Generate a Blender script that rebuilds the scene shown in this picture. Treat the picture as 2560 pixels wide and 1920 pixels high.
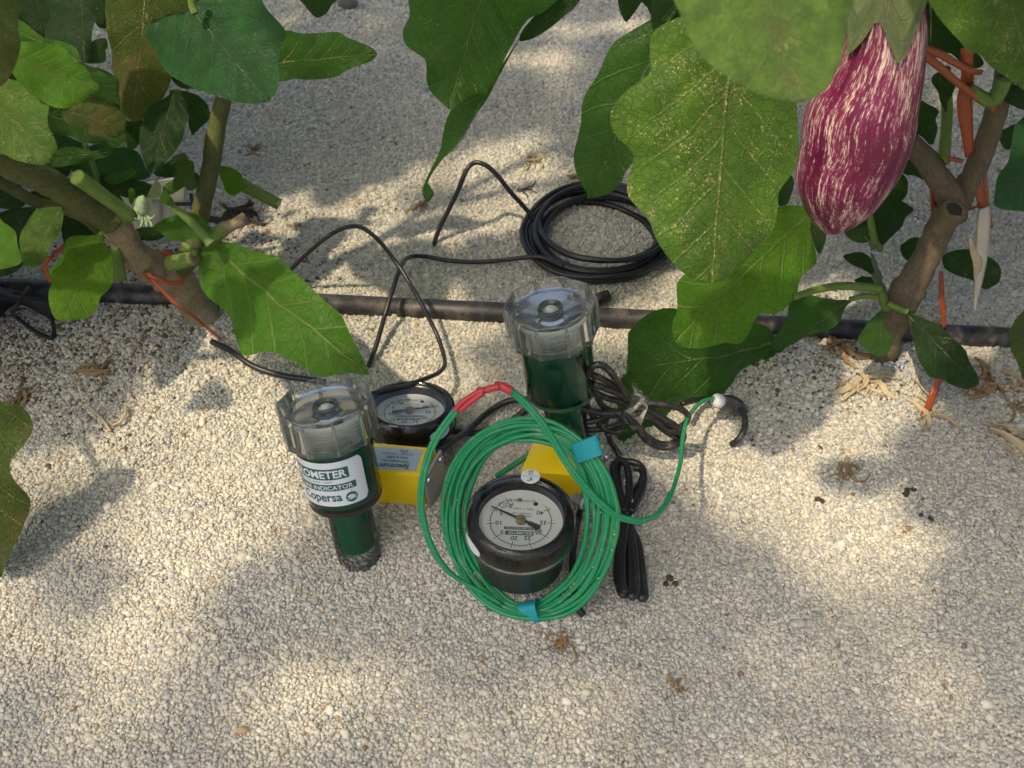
import bpy, bmesh, math, random
import numpy as np
from mathutils import Vector, Matrix, noise as mnoise

for o in list(bpy.data.objects):
    bpy.data.objects.remove(o)
random.seed(7)
rng = np.random.default_rng(11)
SC = bpy.context.scene
COL = SC.collection

# ------------------------------------------------------------------ camera
CAM_H = 0.44
FPX = 2495.0                      # focal length in pixels of the 2560 x 1920 photograph
cam_d = bpy.data.cameras.new('camera')
cam_d.sensor_width = 36.0
cam_d.lens = FPX / 2560 * 36
cam_d.clip_start = 0.01
cam_d.clip_end = 100
cam_d.dof.use_dof = True
cam_d.dof.focus_distance = 0.53
cam_d.dof.aperture_fstop = 17
cam = bpy.data.objects.new('camera', cam_d)
cam.location = (0, 0, CAM_H)
cam.rotation_euler = (math.radians(45), 0, 0)
COL.objects.link(cam)
SC.camera = cam

# ------------------------------------------------------------------ sky, sun, exposure
SUN_D = Vector((0.40, 0.30, -1.0)).normalized()       # direction the light travels
elev = math.asin(-SUN_D.z)
world = bpy.data.worlds.new('World')
SC.world = world
world.use_nodes = True
wn = world.node_tree
wn.nodes.clear()
sky = wn.nodes.new('ShaderNodeTexSky')
sky.sky_type = 'NISHITA'
sky.sun_disc = False
sky.sun_elevation = elev
sky.sun_rotation = math.atan2(-SUN_D.x, -SUN_D.y)
sky.air_density = 0.7
sky.dust_density = 6.0
sky.ozone_density = 0.8
bg = wn.nodes.new('ShaderNodeBackground')
bg.inputs['Strength'].default_value = 0.15
wo = wn.nodes.new('ShaderNodeOutputWorld')
wn.links.new(sky.outputs[0], bg.inputs[0])
wn.links.new(bg.outputs[0], wo.inputs[0])
sun_d = bpy.data.lights.new('sun', 'SUN')
sun_d.energy = 2.4
sun_d.angle = math.radians(1.6)                       # softened by the greenhouse film
sun_d.color = (1.0, 0.83, 0.60)
sun = bpy.data.objects.new('sun', sun_d)
sun.rotation_euler = SUN_D.to_track_quat('-Z', 'Y').to_euler()
sun.location = (-1, -1, 3)
COL.objects.link(sun)
vs = SC.view_settings
vs.view_transform = 'Standard'
vs.look = 'None'
vs.exposure = 0.66
vs.gamma = 1.0
vs.use_curve_mapping = False
SC.cycles.use_denoising = True
SC.cycles.max_bounces = 14
SC.cycles.transmission_bounces = 12
SC.cycles.transparent_max_bounces = 16

# ------------------------------------------------------------------ projection helpers (photograph pixel -> point in the place)
ZOOM = dict(A=(0, 0, .40687), B=(800, 0, .40687), C=(1660, 0, .40687), D=(0, 500, .40687),
            E=(650, 880, .33149), F=(1050, 900, .42194), G=(1660, 600, .40687), H=(1200, 640, .31646),
            I=(1150, 1150, .205), J=(0, 0, .2411), K=(0, 360, .30136), L=(2260, 0, .30151),
            M=(680, 540, .31646), N=(1900, 400, .30137), W=(0, 0, 1.15732), S=(0, 0, 1.0), P=(0, 1200, .57866), Q=(1280, 1200, .57866))


def px(k, pts):
    x0, y0, s = ZOOM[k]
    if isinstance(pts, tuple):
        return (x0 + pts[0] * s, y0 + pts[1] * s)
    return [(x0 + p[0] * s, y0 + p[1] * s) for p in pts]


S2 = math.sqrt(.5)
CAMP = np.array([0, 0, CAM_H])


def ray(p):
    v = (960 - p[1]) / FPX
    return np.array([(p[0] - 1280) / FPX, S2 + S2 * v, -S2 + S2 * v])


def PT(p, t):
    return CAMP + ray(p) * t


def PY(p, Y):
    r = ray(p)
    return CAMP + r * (Y / r[1])


def PZ(p, z):
    r = ray(p)
    return CAMP + r * ((z - CAM_H) / r[2])


MOUNDS = [(0.012, .300, .010, .055), (-.060, .415, -.007, .045), (-.235, .50, .012, .07), (.215, .46, .010, .06),
          (-.16, .40, .006, .06), (.16, .40, .005, .06), (-.12, .27, .003, .05), (.26, .33, .006, .07), (0, .75, .012, .12),
          (-.3, .85, .010, .10), (.28, .80, .012, .10)]


def gh(x, y):
    h = .0022 * np.sin(9 * x + 1.0) * np.cos(8 * y + .5) + .0014 * np.sin(23 * x - 11 * y) + .0010 * np.sin(41 * x + 27 * y + 1)
    h = h + .0007 * np.sin(75 * x - 57 * y + 2) + .0006 * np.sin(63 * x + 91 * y)
    for mx, my, a, s in MOUNDS:
        h = h + a * np.exp(-((x - mx) ** 2 + (y - my) ** 2) / (2 * s * s))
    return h


def GP(p, h=0.0):
    z = h
    for _ in range(5):
        q = PZ(p, z)
        z = float(gh(q[0], q[1])) + h
    return PZ(p, z)


# ------------------------------------------------------------------ object helpers
WORLD = {}


def empty(name, loc, label=None, cat=None, group=None):
    o = bpy.data.objects.new(name, None)
    o.empty_display_size = .02
    COL.objects.link(o)
    o.location = tuple(float(c) for c in loc)
    WORLD[o.name] = np.array(loc, float)
    tag(o, label, cat, group)
    return o


def tag(o, label=None, cat=None, group=None, kind=None):
    if label:
        o['label'] = label
    if cat:
        o['category'] = cat
    if group:
        o['group'] = group
    if kind:
        o['kind'] = kind
    return o


def add(name, vf, mat, parent=None, smooth=True, uv=None, origin=None):
    """one mesh object from world-space vertices; the parents carry translations only"""
    v, f = vf
    v = np.asarray(v, float).reshape(-1, 3)
    if origin is None:
        origin = np.array([(v[:, 0].min() + v[:, 0].max()) / 2, (v[:, 1].min() + v[:, 1].max()) / 2, v[:, 2].min()])
    me = bpy.data.meshes.new(name)
    me.from_pydata((v - origin).tolist(), [], [list(map(int, q)) for q in f])
    me.update()
    if smooth is True:
        me.polygons.foreach_set('use_smooth', [True] * len(me.polygons))
    elif smooth:
        me.polygons.foreach_set('use_smooth', [True] * len(me.polygons))
        try:
            me.set_sharp_from_angle(angle=math.radians(smooth))
        except Exception:
            pass
    if uv is not None:
        l = me.uv_layers.new(name='UVMap')
        idx = np.empty(len(me.loops), int)
        me.loops.foreach_get('vertex_index', idx)
        l.data.foreach_set('uv', np.asarray(uv, float)[idx].ravel())
    o = bpy.data.objects.new(name, me)
    COL.objects.link(o)
    if mat:
        me.materials.append(mat)
    WORLD[o.name] = np.array(origin, float)
    if parent is not None:
        o.parent = parent
        o.location = tuple(origin - WORLD[parent.name])
    else:
        o.location = tuple(origin)
    return o


def join(*parts):
    V, F, n = [], [], 0
    for v, f in parts:
        v = np.asarray(v, float).reshape(-1, 3)
        V.append(v)
        F += [[i + n for i in q] for q in f]
        n += len(v)
    return np.vstack(V), F


def spline(pts, n=6, closed=False):
    P = np.asarray(pts, float)
    N = len(P)
    out = []
    rngi = range(N if closed else N - 1)
    for i in rngi:
        if closed:
            a, b, c, d = P[(i - 1) % N], P[i], P[(i + 1) % N], P[(i + 2) % N]
        else:
            a, b, c, d = P[max(i - 1, 0)], P[i], P[i + 1], P[min(i + 2, N - 1)]
        for k in range(n):
            t = k / n
            out.append(.5 * ((2 * b) + (-a + c) * t + (2 * a - 5 * b + 4 * c - d) * t * t + (-a + 3 * b - 3 * c + d) * t ** 3))
    if not closed:
        out.append(P[-1])
    return np.array(out)


def tube(pts, r, seg=8, closed=False, caps=True, squash=None):
    P = np.asarray(pts, float)
    N = len(P)
    R = np.full(N, r, float) if np.isscalar(r) else np.interp(np.linspace(0, 1, N), np.linspace(0, 1, len(r)), r)
    if closed:
        T = np.roll(P, -1, 0) - np.roll(P, 1, 0)
    else:
        T = np.gradient(P, axis=0)
    T /= np.linalg.norm(T, axis=1)[:, None] + 1e-12
    up = np.array([0, 0, 1.0]) if abs(T[0][2]) < .9 else np.array([1.0, 0, 0])
    nrm = up - T[0] * up.dot(T[0])
    nrm /= np.linalg.norm(nrm)
    V = []
    for i in range(N):
        nrm = nrm - T[i] * nrm.dot(T[i])
        nrm /= np.linalg.norm(nrm) + 1e-12
        b = np.cross(T[i], nrm)
        for k in range(seg):
            a = 2 * math.pi * k / seg
            V.append(P[i] + R[i] * (math.cos(a) * nrm * (squash or 1) + math.sin(a) * b))
    F = []
    for i in range(N if closed else N - 1):
        j = (i + 1) % N
        for k in range(seg):
            k2 = (k + 1) % seg
            F.append([i * seg + k, i * seg + k2, j * seg + k2, j * seg + k])
    if caps and not closed:
        F.append(list(range(seg))[::-1])
        F.append([(N - 1) * seg + k for k in range(seg)])
    return np.array(V), F


def ribbon(pts, width, side, thick=.00025):
    """flat strap: centre line, width (scalar or list), side vectors"""
    P = np.asarray(pts, float)
    N = len(P)
    Wd = np.interp(np.linspace(0, 1, N), np.linspace(0, 1, len(width)), width) if not np.isscalar(width) else np.full(N, width)
    T = np.gradient(P, axis=0)
    T /= np.linalg.norm(T, axis=1)[:, None]
    V, F = [], []
    for i in range(N):
        s = np.array(side[i] if np.ndim(side) == 2 else side, float)
        s = s - T[i] * s.dot(T[i])
        s /= np.linalg.norm(s)
        n = np.cross(T[i], s)
        for a, b in ((-1, -1), (-.35, -.4), (.35, -.4), (1, -1), (1, 1), (.35, 1.6), (-.35, 1.6), (-1, 1)):
            V.append(P[i] + s * a * Wd[i] / 2 + n * b * thick)
    for i in range(N - 1):
        for k in range(8):
            k2 = (k + 1) % 8
            F.append([i * 8 + k, i * 8 + k2, i * 8 + 8 + k2, i * 8 + 8 + k])
    F += [list(range(8))[::-1], [(N - 1) * 8 + k for k in range(8)]]
    return np.array(V), F


def lathe(profile, M, seg=48, mod=None, closed=True):
    """profile of (radius, height); M = 4x4 to world; closed joins last to first"""
    V, F = [], []
    M = np.array(M)
    for j, (r, z) in enumerate(profile):
        for k in range(seg):
            a = 2 * math.pi * k / seg
            rr = r * (mod(a, j) if mod else 1)
            V.append((rr * math.cos(a), rr * math.sin(a), z))
    n = len(profile)
    for j in range(n if closed else n - 1):
        j2 = (j + 1) % n
        for k in range(seg):
            k2 = (k + 1) % seg
            F.append([j * seg + k, j * seg + k2, j2 * seg + k2, j2 * seg + k])
    V = np.array(V) @ M[:3, :3].T + M[:3, 3]
    return V, F


def frame(origin, z, x=(1, 0, 0)):
    z = np.array(z, float)
    z /= np.linalg.norm(z)
    x = np.array(x, float)
    x = x - z * x.dot(z)
    x /= np.linalg.norm(x)
    y = np.cross(z, x)
    M = np.eye(4)
    M[:3, 0], M[:3, 1], M[:3, 2], M[:3, 3] = x, y, z, origin
    return M


def xf(M, vf):
    v, f = vf
    v = np.asarray(v, float).reshape(-1, 3)
    return v @ M[:3, :3].T + M[:3, 3], f


def hexa(c, bev=.001):
    """box from eight corners: bottom FL FR BR BL, top FL FR BR BL; bevelled"""
    bm = bmesh.new()
    vs_ = [bm.verts.new(tuple(map(float, p))) for p in c]
    for q in ((3, 2, 1, 0), (4, 5, 6, 7), (0, 1, 5, 4), (1, 2, 6, 5), (2, 3, 7, 6), (3, 0, 4, 7)):
        bm.faces.new([vs_[i] for i in q])
    bmesh.ops.recalc_face_normals(bm, faces=bm.faces)
    if bev:
        bmesh.ops.bevel(bm, geom=list(bm.edges), offset=bev, segments=2, affect='EDGES', profile=.5)
    bm.verts.index_update()
    v = np.array([q.co[:] for q in bm.verts])
    f = [[q.index for q in fc.verts] for fc in bm.faces]
    bm.free()
    return v, f


def box(M, sx, sy, sz, bev=.0005):
    c = [(-sx, -sy, -sz), (sx, -sy, -sz), (sx, sy, -sz), (-sx, sy, -sz), (-sx, -sy, sz), (sx, -sy, sz), (sx, sy, sz), (-sx, sy, sz)]
    c = [tuple(np.array(p) / 2) for p in c]
    return xf(M, hexa(c, bev))


# lettering is turned into meshes before anything else exists (cheap dependency graph)
def bake_text(body, bold=0.0):
    cu = bpy.data.curves.new('t', 'FONT')
    cu.body = body
    cu.size = 1.0
    cu.align_x = 'CENTER'
    cu.align_y = 'CENTER'
    cu.offset = bold
    cu.resolution_u = 3
    ob = bpy.data.objects.new('t', cu)
    COL.objects.link(ob)
    dg = bpy.context.evaluated_depsgraph_get()
    me = bpy.data.meshes.new_from_object(ob.evaluated_get(dg))
    v = np.array([q.co[:] for q in me.vertices]).reshape(-1, 3)
    f = [list(p.vertices) for p in me.polygons]
    bpy.data.objects.remove(ob)
    bpy.data.meshes.remove(me)
    bpy.data.curves.remove(cu)
    c = (v.min(0) + v.max(0)) / 2
    v = v - c
    return v, f


TXT = {}
for s, b in [('IRROMETER', .025), ('MOISTURE INDICATOR', .015), ('REG. U.S. PAT. OFF.', 0), ('Copersa', .02), ('R', 0), ('Spectrum', .02),
             ('Technologies, Inc.', .01), ('Item # 6450', .01), ('IRROMETER Transducer', 0), ('SN 1234', 0), ('Irrometer Transducer', 0),
             ('kPa', 0), ('WET', .01), ('Dry', 0), ('IRROMETER CO.', .01), ('RIVERSIDE, CALIF.', .01), ('(x10=mBars)', .0), ('kPa = c-bar', 0),
             ('6"', .03), ('15', .02), ('cm', .02), ('T', .02), ('L', .02)] + [(str(k), .02) for k in range(0, 45, 5)]:
    if s not in TXT:
        TXT[s] = bake_text(s, b)


def txt(s, w=None, h=None, pos=(0, 0), rot=0, z=0):
    """text scaled to width w and/or height h in a local plane"""
    v, f = TXT[s]
    d = v.max(0) - v.min(0)
    sx = (w / d[0]) if w else None
    sy = (h / d[1]) if h else None
    sx = sx or sy
    sy = sy or sx
    q = v * np.array([sx, sy, 1])
    c, s_ = math.cos(rot), math.sin(rot)
    q = np.stack([q[:, 0] * c - q[:, 1] * s_ + pos[0], q[:, 0] * s_ + q[:, 1] * c + pos[1], np.full(len(q), z)], 1)
    return q, f


def rect(x0, x1, y0, y1, z=0, n=1):
    V, F = [], []
    for i in range(n + 1):
        x = x0 + (x1 - x0) * i / n
        V += [(x, y0, z), (x, y1, z)]
    for i in range(n):
        F.append([2 * i, 2 * i + 2, 2 * i + 3, 2 * i + 1])
    return np.array(V, float), F


# ------------------------------------------------------------------ materials
class NT:
    def __init__(s, name):
        s.m = bpy.data.materials.new(name)
        s.m.use_nodes = True
        s.t = s.m.node_tree
        s.t.nodes.clear()
        s.out = s.n('ShaderNodeOutputMaterial')

    def n(s, typ, ins=None, **kw):
        nd = s.t.nodes.new(typ)
        for k, v in kw.items():
            setattr(nd, k, v)
        for k, v in (ins or {}).items():
            if isinstance(v, bpy.types.NodeSocket):
                s.t.links.new(v, nd.inputs[k])
            else:
                nd.inputs[k].default_value = v
        return nd

    def math(s, op, a, b=0.0, c=0.0, clamp=False):
        return s.n('ShaderNodeMath', {0: a, 1: b, 2: c}, operation=op, use_clamp=clamp).outputs[0]

    def mix(s, f, a, b):
        nd = s.n('ShaderNodeMix', data_type='RGBA')
        for i, v in ((0, f), (6, a), (7, b)):
            if isinstance(v, bpy.types.NodeSocket):
                s.t.links.new(v, nd.inputs[i])
            else:
                nd.inputs[i].default_value = v if i == 0 else (*v, 1) if len(v) == 3 else v
        return nd.outputs[2]

    def ramp(s, f, stops, interp='LINEAR'):
        nd = s.n('ShaderNodeValToRGB', {0: f})
        cr = nd.color_ramp
        cr.interpolation = interp
        while len(cr.elements) > 1:
            cr.elements.remove(cr.elements[-1])
        for i, (p, c) in enumerate(stops):
            e = cr.elements[0] if i == 0 else cr.elements.new(p)
            e.position = p
            e.color = (*c, 1) if len(c) == 3 else c
        return nd.outputs[0]

    def smooth(s, x, a, b):
        return s.n('ShaderNodeMapRange', {0: x, 1: a, 2: b, 3: 0.0, 4: 1.0}, interpolation_type='SMOOTHSTEP').outputs[0]

    def fin(s, sh):
        s.t.links.new(sh, s.out.inputs[0])
        return s.m


def col4(c):
    return (*c, 1.0)


def mat_simple(name, c, rough=.5, metal=0.0, spec=.5, var=.12, scale=60.0, bump=.0, dust=0.0, dustc=(.45, .4, .32), coat=0.0):
    T = NT(name)
    co = T.n('ShaderNodeTexCoord').outputs['Object']
    nz = T.n('ShaderNodeTexNoise', {'Vector': co, 'Scale': scale, 'Detail': 4.0}).outputs[0]
    f = T.math('MULTIPLY_ADD', nz, 2 * var, 1 - var)
    base = T.n('ShaderNodeVectorMath', {0: c, 'Scale': f}, operation='SCALE').outputs[0]
    rg = T.math('MULTIPLY_ADD', nz, .25, rough - .1, clamp=True)
    if dust:
        n2 = T.n('ShaderNodeTexNoise', {'Vector': co, 'Scale': scale * 3.3, 'Detail': 6.0, 'Roughness': .7}).outputs[0]
        m = T.smooth(n2, .62 - dust * .3, .75)
        n3 = T.n('ShaderNodeTexVoronoi', {'Vector': co, 'Scale': 1400.0})
        m2 = T.math('MULTIPLY', T.math('LESS_THAN', n3.outputs['Distance'], .22), T.smooth(n2, .4, .6))
        m = T.math('MULTIPLY', T.math('MAXIMUM', m, m2), min(1, dust * 1.5))
        base = T.mix(m, base, dustc)
        rg = T.math('MAXIMUM', rg, T.math('MULTIPLY', m, .8))
    ins = {'Base Color': base, 'Roughness': rg, 'Metallic': metal, 'Specular IOR Level': spec, 'Coat Weight': coat}
    if bump:
        b = T.n('ShaderNodeBump', {'Height': nz, 'Strength': bump, 'Distance': .001})
        ins['Normal'] = b.outputs[0]
    return T.fin(T.n('ShaderNodeBsdfPrincipled', ins).outputs[0])


def mat_leaf(name, top, vein, speckle=0.0, brown=0.0, trans=.38, rough=.5, net=.35, tint=(.30, .55, .05)):
    T = NT(name)
    uv = T.n('ShaderNodeUVMap').outputs[0]
    sp = T.n('ShaderNodeSeparateXYZ', {0: uv})
    a, b = sp.outputs[0], sp.outputs[1]
    b = T.math('SUBTRACT', b, .5)
    oi = T.n('ShaderNodeObjectInfo')
    off = T.n('ShaderNodeVectorMath', {0: uv, 1: oi.outputs['Location']}, operation='ADD').outputs[0]
    wob = T.n('ShaderNodeTexNoise', {'Vector': off, 'Scale': 6.0, 'Detail': 2.0}).outputs[0]
    wob = T.math('MULTIPLY', T.math('SUBTRACT', wob, .5), .06)
    b = T.math('ADD', b, T.math('MULTIPLY', wob, .5))
    ab = T.math('ABSOLUTE', b)
    # midrib
    mw = T.math('MULTIPLY_ADD', a, -.007, .011)
    mid = T.math('SUBTRACT', 1.0, T.smooth(T.math('DIVIDE', ab, mw), .35, 1.0))
    # side veins sweep forward from the midrib, alternating by side
    sgn = T.math('MULTIPLY', T.math('GREATER_THAN', b, 0.0), .42)
    s = T.math('SUBTRACT', a, T.math('MULTIPLY', T.math('POWER', ab, .85), .85))
    s = T.math('ADD', T.math('MULTIPLY', T.math('ADD', s, wob), 6.0), sgn)
    w = T.math('ABSOLUTE', T.math('SUBTRACT', T.math('FRACT', s), .5))
    side = T.math('SUBTRACT', 1.0, T.smooth(w, .010, .055))
    side = T.math('MULTIPLY', side, T.math('SUBTRACT', 1.0, T.smooth(ab, .10, .42)))
    vor = T.n('ShaderNodeTexVoronoi', {'Vector': off, 'Scale': 26.0}, feature='DISTANCE_TO_EDGE')
    fine = T.math('SUBTRACT', 1.0, T.smooth(vor.outputs['Distance'], .015, .09))
    vor2 = T.n('ShaderNodeTexVoronoi', {'Vector': off, 'Scale': 75.0}, feature='DISTANCE_TO_EDGE')
    fine2 = T.math('SUBTRACT', 1.0, T.smooth(vor2.outputs['Distance'], .02, .12))
    veinm = T.math('MAXIMUM', mid, T.math('MULTIPLY', side, .8))
    nz = T.n('ShaderNodeTexNoise', {'Vector': off, 'Scale': 7.0, 'Detail': 5.0, 'Roughness': .6}).outputs[0]
    nf = T.n('ShaderNodeTexNoise', {'Vector': off, 'Scale': 90.0, 'Detail': 3.0}).outputs[0]
    dark = tuple(c * .62 for c in top)
    lite = (top[0] * 1.5, top[1] * 1.35, top[2] * 1.1)
    base = T.mix(T.smooth(nz, .3, .72), dark, lite)
    base = T.mix(T.math('MULTIPLY', nf, .35), base, tuple(c * .7 for c in top))
    netm = T.math('MAXIMUM', T.math('MULTIPLY', fine, net), T.math('MULTIPLY', fine2, net * .5))
    base = T.mix(netm, base, tuple(c * .60 for c in top))
    base = T.mix(T.math('MULTIPLY', veinm, .9), base, vein)
    tn = T.math('MULTIPLY', T.math('SUBTRACT', 1.0, T.smooth(ab, .0, .16)), T.smooth(nz, .38, .62))
    base = T.mix(T.math('MULTIPLY', tn, .55), base, (top[0] * .75, top[1] * .38, top[2] * .9))
    if brown:
        n4 = T.n('ShaderNodeTexNoise', {'Vector': off, 'Scale': 3.2, 'Detail': 6.0, 'Roughness': .65}).outputs[0]
        m4 = T.math('MULTIPLY', T.smooth(n4, .66 - brown * .25, .80), .85)
        base = T.mix(m4, base, (.16, .085, .03))
    sm = None
    if speckle:
        dis = T.n('ShaderNodeTexNoise', {'Vector': off, 'Scale': 130.0, 'Detail': 3.0}).outputs[1]
        off = T.n('ShaderNodeVectorMath', {0: dis, 1: (.02, .02, .02), 2: off}, operation='MULTIPLY_ADD').outputs[0]
        vs1 = T.n('ShaderNodeTexVoronoi', {'Vector': off, 'Scale': 62.0, 'Randomness': 1.0})
        vs2 = T.n('ShaderNodeTexVoronoi', {'Vector': off, 'Scale': 135.0, 'Randomness': 1.0})
        clus = T.n('ShaderNodeTexNoise', {'Vector': off, 'Scale': 4.5, 'Detail': 4.0, 'Roughness': .65}).outputs[0]
        cl = T.smooth(T.math('ADD', clus, T.math('MULTIPLY', veinm, .18)), .56 - speckle * .22, .80)
        wn1 = T.n('ShaderNodeSeparateColor', {0: vs1.outputs['Color']}).outputs[0]
        wn2 = T.n('ShaderNodeSeparateColor', {0: vs2.outputs['Color']}).outputs[0]
        k1 = T.math('LESS_THAN', vs1.outputs['Distance'], T.math('MULTIPLY', T.math('MULTIPLY', wn1, .40), cl))
        k2 = T.math('LESS_THAN', vs2.outputs['Distance'], T.math('MULTIPLY', T.math('MULTIPLY', wn2, .55), cl))
        sm = T.math('MULTIPLY', T.math('MAXIMUM', k1, k2), .85)
        base = T.mix(sm, base, (.62, .52, .22))
    # bump: veins pressed in, blisters between
    hgt = T.math('SUBTRACT', T.math('MULTIPLY', nz, .6), T.math('ADD', T.math('MULTIPLY', veinm, .7), T.math('MULTIPLY', netm, .9)))
    bump = T.n('ShaderNodeBump', {'Height': hgt, 'Strength': .7, 'Distance': .0022})
    rg = T.math('MULTIPLY_ADD', nz, .2, rough - .1)
    pr = T.n('ShaderNodeBsdfPrincipled', {'Base Color': base, 'Roughness': rg, 'Specular IOR Level': .28, 'Normal': bump.outputs[0],
                                          'Sheen Weight': .07, 'Sheen Roughness': .45})
    tc = T.mix(T.math('MULTIPLY', veinm, .5), tint, tuple(c * .4 for c in tint))
    tc = T.mix(T.math('MULTIPLY', netm, 1.2, clamp=True), tc, tuple(c * .45 for c in tint))
    if sm is not None:
        tc = T.mix(sm, tc, (.2, .2, .05))
    tr = T.n('ShaderNodeBsdfTranslucent', {'Color': tc, 'Normal': bump.outputs[0]})
    mx = T.n('ShaderNodeMixShader', {0: trans, 1: pr.outputs[0], 2: tr.outputs[0]})
    return T.fin(mx.outputs[0])


def mat_thin(name, tintc=(.93, .95, .93), rough=.06, haze=.06, hazec=(.6, .62, .58), ior=1.5):
    """thin clear plastic wall: see-through with fresnel reflection and a little milky dust"""
    T = NT(name)
    co = T.n('ShaderNodeTexCoord').outputs['Object']
    nz = T.n('ShaderNodeTexNoise', {'Vector': co, 'Scale': 220.0, 'Detail': 5.0}).outputs[0]
    fr = T.n('ShaderNodeFresnel', {'IOR': ior})
    tr = T.n('ShaderNodeBsdfTransparent', {'Color': col4(tintc)})
    gl = T.n('ShaderNodeBsdfGlossy', {'Roughness': rough})
    m1 = T.n('ShaderNodeMixShader', {0: fr.outputs[0], 1: tr.outputs[0], 2: gl.outputs[0]})
    df0 = T.n('ShaderNodeBsdfDiffuse', {'Color': col4(hazec)})
    df1 = T.n('ShaderNodeBsdfTranslucent', {'Color': col4(hazec)})
    df = T.n('ShaderNodeMixShader', {0: .5, 1: df0.outputs[0], 2: df1.outputs[0]})
    m2 = T.n('ShaderNodeMixShader', {0: T.math('MULTIPLY', T.smooth(nz, .25, .8), 2 * haze), 1: m1.outputs[0], 2: df.outputs[0]})
    return T.fin(m2.outputs[0])


def mat_glass(name, c=(.93, .97, .94), rough=.03, ior=1.49, clear=.35):
    T = NT(name)
    gl = T.n('ShaderNodeBsdfGlass', {'Color': col4(c), 'Roughness': rough, 'IOR': ior})
    tr = T.n('ShaderNodeBsdfTransparent', {'Color': col4(c)})
    mx = T.n('ShaderNodeMixShader', {0: clear, 1: gl.outputs[0], 2: tr.outputs[0]})
    return T.fin(mx.outputs[0])


def mat_stone(name):
    T = NT(name)
    at = T.n('ShaderNodeAttribute', attribute_type='INSTANCER', attribute_name='tint')
    r = at.outputs['Fac']
    c = T.ramp(r, [(0.0, (.25, .255, .255)), (.10, (.32, .32, .305)), (.22, (.39, .375, .335)), (.34, (.45, .425, .36)), (.48, (.495, .46, .375)),
                   (.62, (.535, .49, .39)), (.76, (.575, .54, .45)), (.90, (.66, .635, .56)), (.95, (.46, .33, .19)), (.975, (.26, .17, .10)),
                   (1.0, (.09, .07, .05))])
    g = T.n('ShaderNodeNewGeometry')
    nz = T.n('ShaderNodeTexNoise', {'Vector': g.outputs['Position'], 'Scale': 900.0, 'Detail': 3.0}).outputs[0]
    lg = T.n('ShaderNodeTexNoise', {'Vector': g.outputs['Position'], 'Scale': 9.0, 'Detail': 3.0}).outputs[0]
    k = T.math('MULTIPLY_ADD', nz, .5, .75)
    k = T.math('MULTIPLY', k, T.math('MULTIPLY_ADD', lg, .3, .85))
    c = T.n('ShaderNodeVectorMath', {0: c, 'Scale': k}, operation='SCALE').outputs[0]
    c = T.n('ShaderNodeVectorMath', {0: c, 1: (.99, .995, .985)}, operation='MULTIPLY').outputs[0]
    return T.fin(T.n('ShaderNodeBsdfPrincipled', {'Base Color': c, 'Roughness': .62, 'Specular IOR Level': .35}).outputs[0])


def mat_ground(name):
    T = NT(name)
    g = T.n('ShaderNodeNewGeometry')
    vo = T.n('ShaderNodeTexVoronoi', {'Vector': g.outputs['Position'], 'Scale': 820.0})
    sc = T.n('ShaderNodeSeparateColor', {0: vo.outputs['Color']}).outputs[0]
    c = T.ramp(sc, [(0, (.33, .325, .305)), (.35, (.44, .415, .35)), (.7, (.51, .475, .385)), (1, (.60, .57, .48))])
    b = T.n('ShaderNodeBump', {'Height': vo.outputs['Distance'], 'Strength': .9, 'Distance': .002}, invert=True)
    return T.fin(T.n('ShaderNodeBsdfPrincipled', {'Base Color': c, 'Roughness': .8, 'Normal': b.outputs[0]}).outputs[0])


def mat_eggplant(name):
    T = NT(name)
    uv = T.n('ShaderNodeUVMap').outputs[0]
    mp = T.n('ShaderNodeMapping', {0: uv, 3: (1, 1, 1)})
    sp = T.n('ShaderNodeSeparateXYZ', {0: mp.outputs[0]})
    # streaks: noise much longer along the fruit (v) than around it (u)
    def stretch(su, sv, det, ro):
        vv = T.n('ShaderNodeCombineXYZ', {0: T.math('MULTIPLY', sp.outputs[0], su), 1: T.math('MULTIPLY', sp.outputs[1], sv)}).outputs[0]
        return T.n('ShaderNodeTexNoise', {'Vector': vv, 'Scale': 1.0, 'Detail': det, 'Roughness': ro, 'Distortion': .25}).outputs[0]
    a = stretch(85, 12.0, 7.0, .78)
    b = stretch(26, 5.0, 5.0, .65)
    d = stretch(260, 60, 4.0, .75)
    f = T.math('ADD', T.math('ADD', T.math('MULTIPLY', a, .62), T.math('MULTIPLY', b, .38)), T.math('MULTIPLY', T.math('SUBTRACT', d, .5), .42))
    m = T.smooth(f, .512, .612)
    pur = T.mix(T.smooth(b, .35, .65), (.105, .004, .034), (.20, .014, .075))
    c = T.mix(m, pur, (.74, .60, .50))
    pale = T.math('MULTIPLY', T.smooth(b, .55, .75), .18)
    c = T.mix(pale, c, (.34, .11, .13))
    return T.fin(T.n('ShaderNodeBsdfPrincipled', {'Base Color': c, 'Roughness': .36, 'Specular IOR Level': .32, 'Subsurface Weight': .05,
                                                  'Subsurface Radius': (.004, .001, .001), 'Coat Weight': .18, 'Coat Roughness': .12}).outputs[0])


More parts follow.
